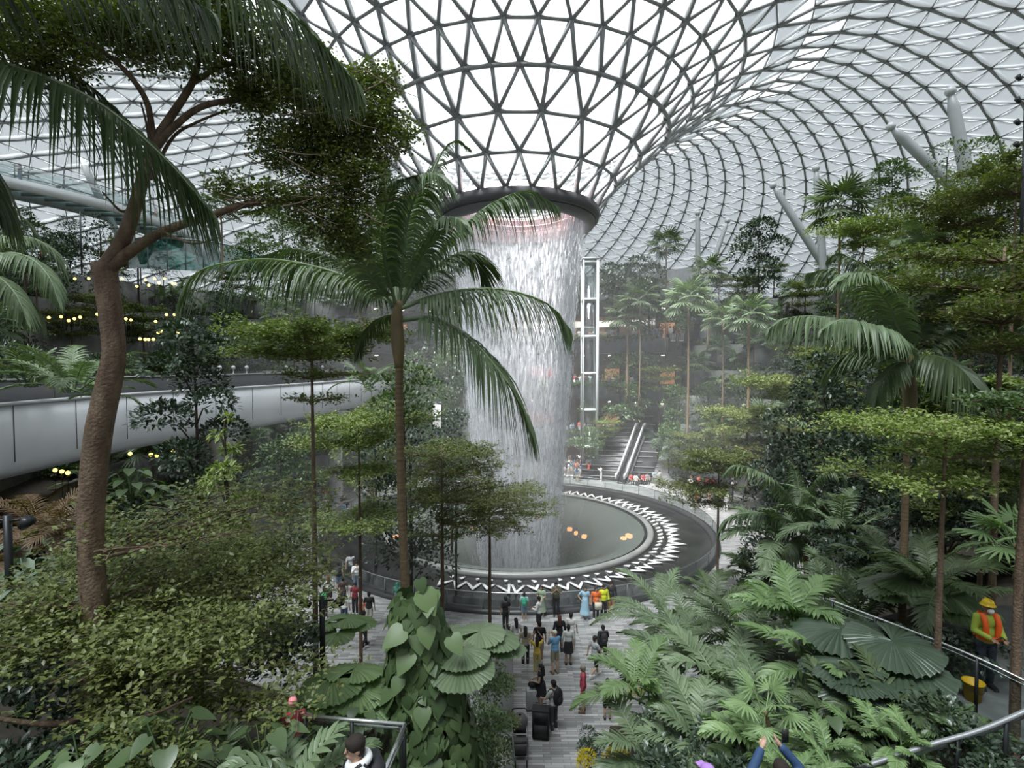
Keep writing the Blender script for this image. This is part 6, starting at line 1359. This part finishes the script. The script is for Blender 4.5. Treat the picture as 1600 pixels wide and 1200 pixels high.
bk = empty('bucket', (P(1520,1090,10).x, 10.0, 6.0), 0, 'yellow plastic bucket at the worker\'s feet', 'bucket'); MB().lathe([(0,.0),(.13,0),(.17,.34),(.185,.34),(.185,.36),(.16,.36),(.125,.02),(0,.02)], 20).obj('pail', mat('bucket_yellow', (.72,.45,.02), .4), bk, True)
b = MB(); b.tube(spline([(-.17,0,.33),(-.14,-.1,.24),(0,-.18,.2),(.14,-.1,.24),(.17,0,.33)], 12), .006, 5); b.obj('bucket_handle', M_DARKSTEEL, bk, True)
for i, (px, py, c) in enumerate(((456,793,(.03,.14,.33)),(452,800,(.10,.30,.42)),(1110,775,(.5,.05,.08)))):
    e = empty('umbrella', tuple(G(px,py+12,0)+Vector((0,0,0))), 0, ['dark blue umbrella in the crowd under the train track','pale blue umbrella in the crowd under the train track','red umbrella in the crowd right of the pool'][i], 'umbrella')
    MB().lathe([(0,2.25),(.3,2.2),(.55,2.05),(.7,1.88),(.68,1.88),(.3,2.15),(0,2.2)], 8).obj('canopy', cmat(c), e); MB().tube([(0,0,.8),(0,0,2.3)], .012, 5).obj('shaft', M_STEEL, e)

# ------------------------------------------------------------------ railings, walkways, lamp posts
def railing(name, label, pts, h, posts, mr, glass=True, r=.028, dbl=None):
    o = Vector((pts[0][0], pts[0][1], pts[0][2]-h)); e = empty(name, o, 0, label, 'railing'); c = spline([Vector(p)-o for p in pts], max(2, len(pts)*8) if len(pts) > 2 else 2)
    MB().tube(c, r, 8).obj('handrail', mr, e, True)
    if dbl: MB().tube(c - np.array((0,-.05,dbl)), r*.7, 8).obj('lower_rail', mr, e, True)
    if glass:
        V = []; 
        for p in c: V += [(p[0],p[1],p[2]-.06),(p[0],p[1],p[2]-h+.06)]
        MB().add(V, [(2*i,2*i+2,2*i+3,2*i+1) for i in range(len(c)-1)]).obj('glass_panel', M_RAILG, e)
    cl = np.concatenate([[0], np.cumsum(np.linalg.norm(np.diff(c,axis=0),axis=1))])
    for q in np.linspace(.04, .96, posts):
        p = [np.interp(q*cl[-1], cl, c[:,k]) for k in range(3)]; b = MB(); b.box((p[0],p[1],p[2]-h/2), (.05,.03,h)); b.obj('post', M_DARKSTEEL, e)
    return e
tv = lambda px, py, Y: tuple(P(px, py, Y))
railing('steel_railing', 'steel railing with double handrail on the worker walkway', [tv(1290,935,11.5), tv(1490,1012,9.7), tv(1640,1082,8.6)], 1.1, 5, M_BRUSH, True, .025, .09)
railing('curved_railing', 'curved grey railing crossing the bottom right corner', [tv(1335,1203,7.3), tv(1450,1165,7.2), tv(1540,1138,7.1), tv(1660,1085,7.0)], 1.05, 5, M_STEEL, True, .035, .12)
railing('corner_balustrade', 'glass balustrade with white steel rails at the bottom beside the youth', [tv(470,1118,7.4), tv(633,1132,7.1)], 1.1, 3, M_BRUSH, True, .028, .10)
railing('corner_balustrade', 'short glass balustrade run coming toward the viewer right of the youth', [tv(633,1132,7.1), tv(596,1215,5.9)], 1.1, 2, M_BRUSH, True, .028, .10)
def slab(name, pts, z, th, m, lab):
    b = MB(); b.prism([(p[0], p[1]) for p in pts], z-th, z); return struct(b.obj(name, m), lab, 'walkway')
M_WALK = mat('walkway_stone', (.11,.11,.11), .6, noise=(3,(.16,.16,.155)))
slab('floor', [(6.3,11.9),(8.2,9.7),(9.4,8.4),(13,8.4),(14,14),(11,14)], 5.99, .25, M_WALK, 'raised grey walkway on the right')
slab('floor', [(-4.6,3.6),(-1.0,3.6),(-1.05,7.0),(-3.2,7.5),(-4.6,7.6)], 6.2, .25, M_WALK, 'stone landing at the bottom left')
slab('floor', [(1,3.8),(9,3.8),(9,6.3),(6,6.9),(1,6.9)], 5.98, .2, M_WALK, 'stone landing below the lowest handrail')
b = MB(); b.box((0,0,1.05),(.16,.9,.7)); b.box((0,0,.35),(1.2,3.2,.7)); o = b.obj('planter_wall', mat('planter_grey',(.24,.24,.24),.6)); o.location = (-.55, 19.2, 0); struct(o, 'grey stone planter wall beside the paved way', 'planter')
def lamp_post(px, py, z, h, lab, heads=2, r=.06):
    p = G(px,py,0) if z is None else P(px,py,z); e = empty('lamp_post', tuple(p), 0, lab, 'lamp'); MB().tube([(0,0,0),(0,0,h)], r, 8).obj('post', M_DARKSTEEL, e, True)
    for i in range(heads):
        s = (-1,1)[i % 2]; b = MB(); z_ = h - .1 - (i//2)*.9; b.tube([(0,0,z_),(.25*s,0,z_+.03)], .025, 5); b.tube([(.25*s,0,z_-.10),(.42*s,-.05,z_+.03)], [.07,.11], 8); b.obj('lamp_head', M_DARKSTEEL, e, True)
    return e
lamp_post(713,925,None,5.3,'dark lamp post with two spotlights in front of the pool')
lamp_post(1197,880,None,7.6,'dark lamp post among the trees right of the pool')
lamp_post(1592,480,22,9.5,'tall dark mast with rows of spotlights at the top right edge',8)
lamp_post(18,1000,9.0,2.2,'short black lamp post at the left edge under the broad leaves')
lamp_post(505,1090,11,2.2,'black lamp post behind the slim tiered tree')
lamp_post(128,430,42,5,'thin dark pole beneath the footbridge',0)
e = empty('light_box', tuple(P(683,700,33)), rad(5), 'white light box sign on a post left of the falling water', 'sign'); MB().tube([(0,0,-3),(0,0,2.2)], .12, 8).obj('post', M_STEEL, e); MB().box((0,0,2.0),(.62,.3,1.7)).obj('frame', M_DARKSTEEL, e); MB().box((0,-.16,2.0),(.5,.02,1.5)).obj('sign_face', mat('sign_white',(.85,.85,.85),.4,emit=((1,1,1),.35)), e)
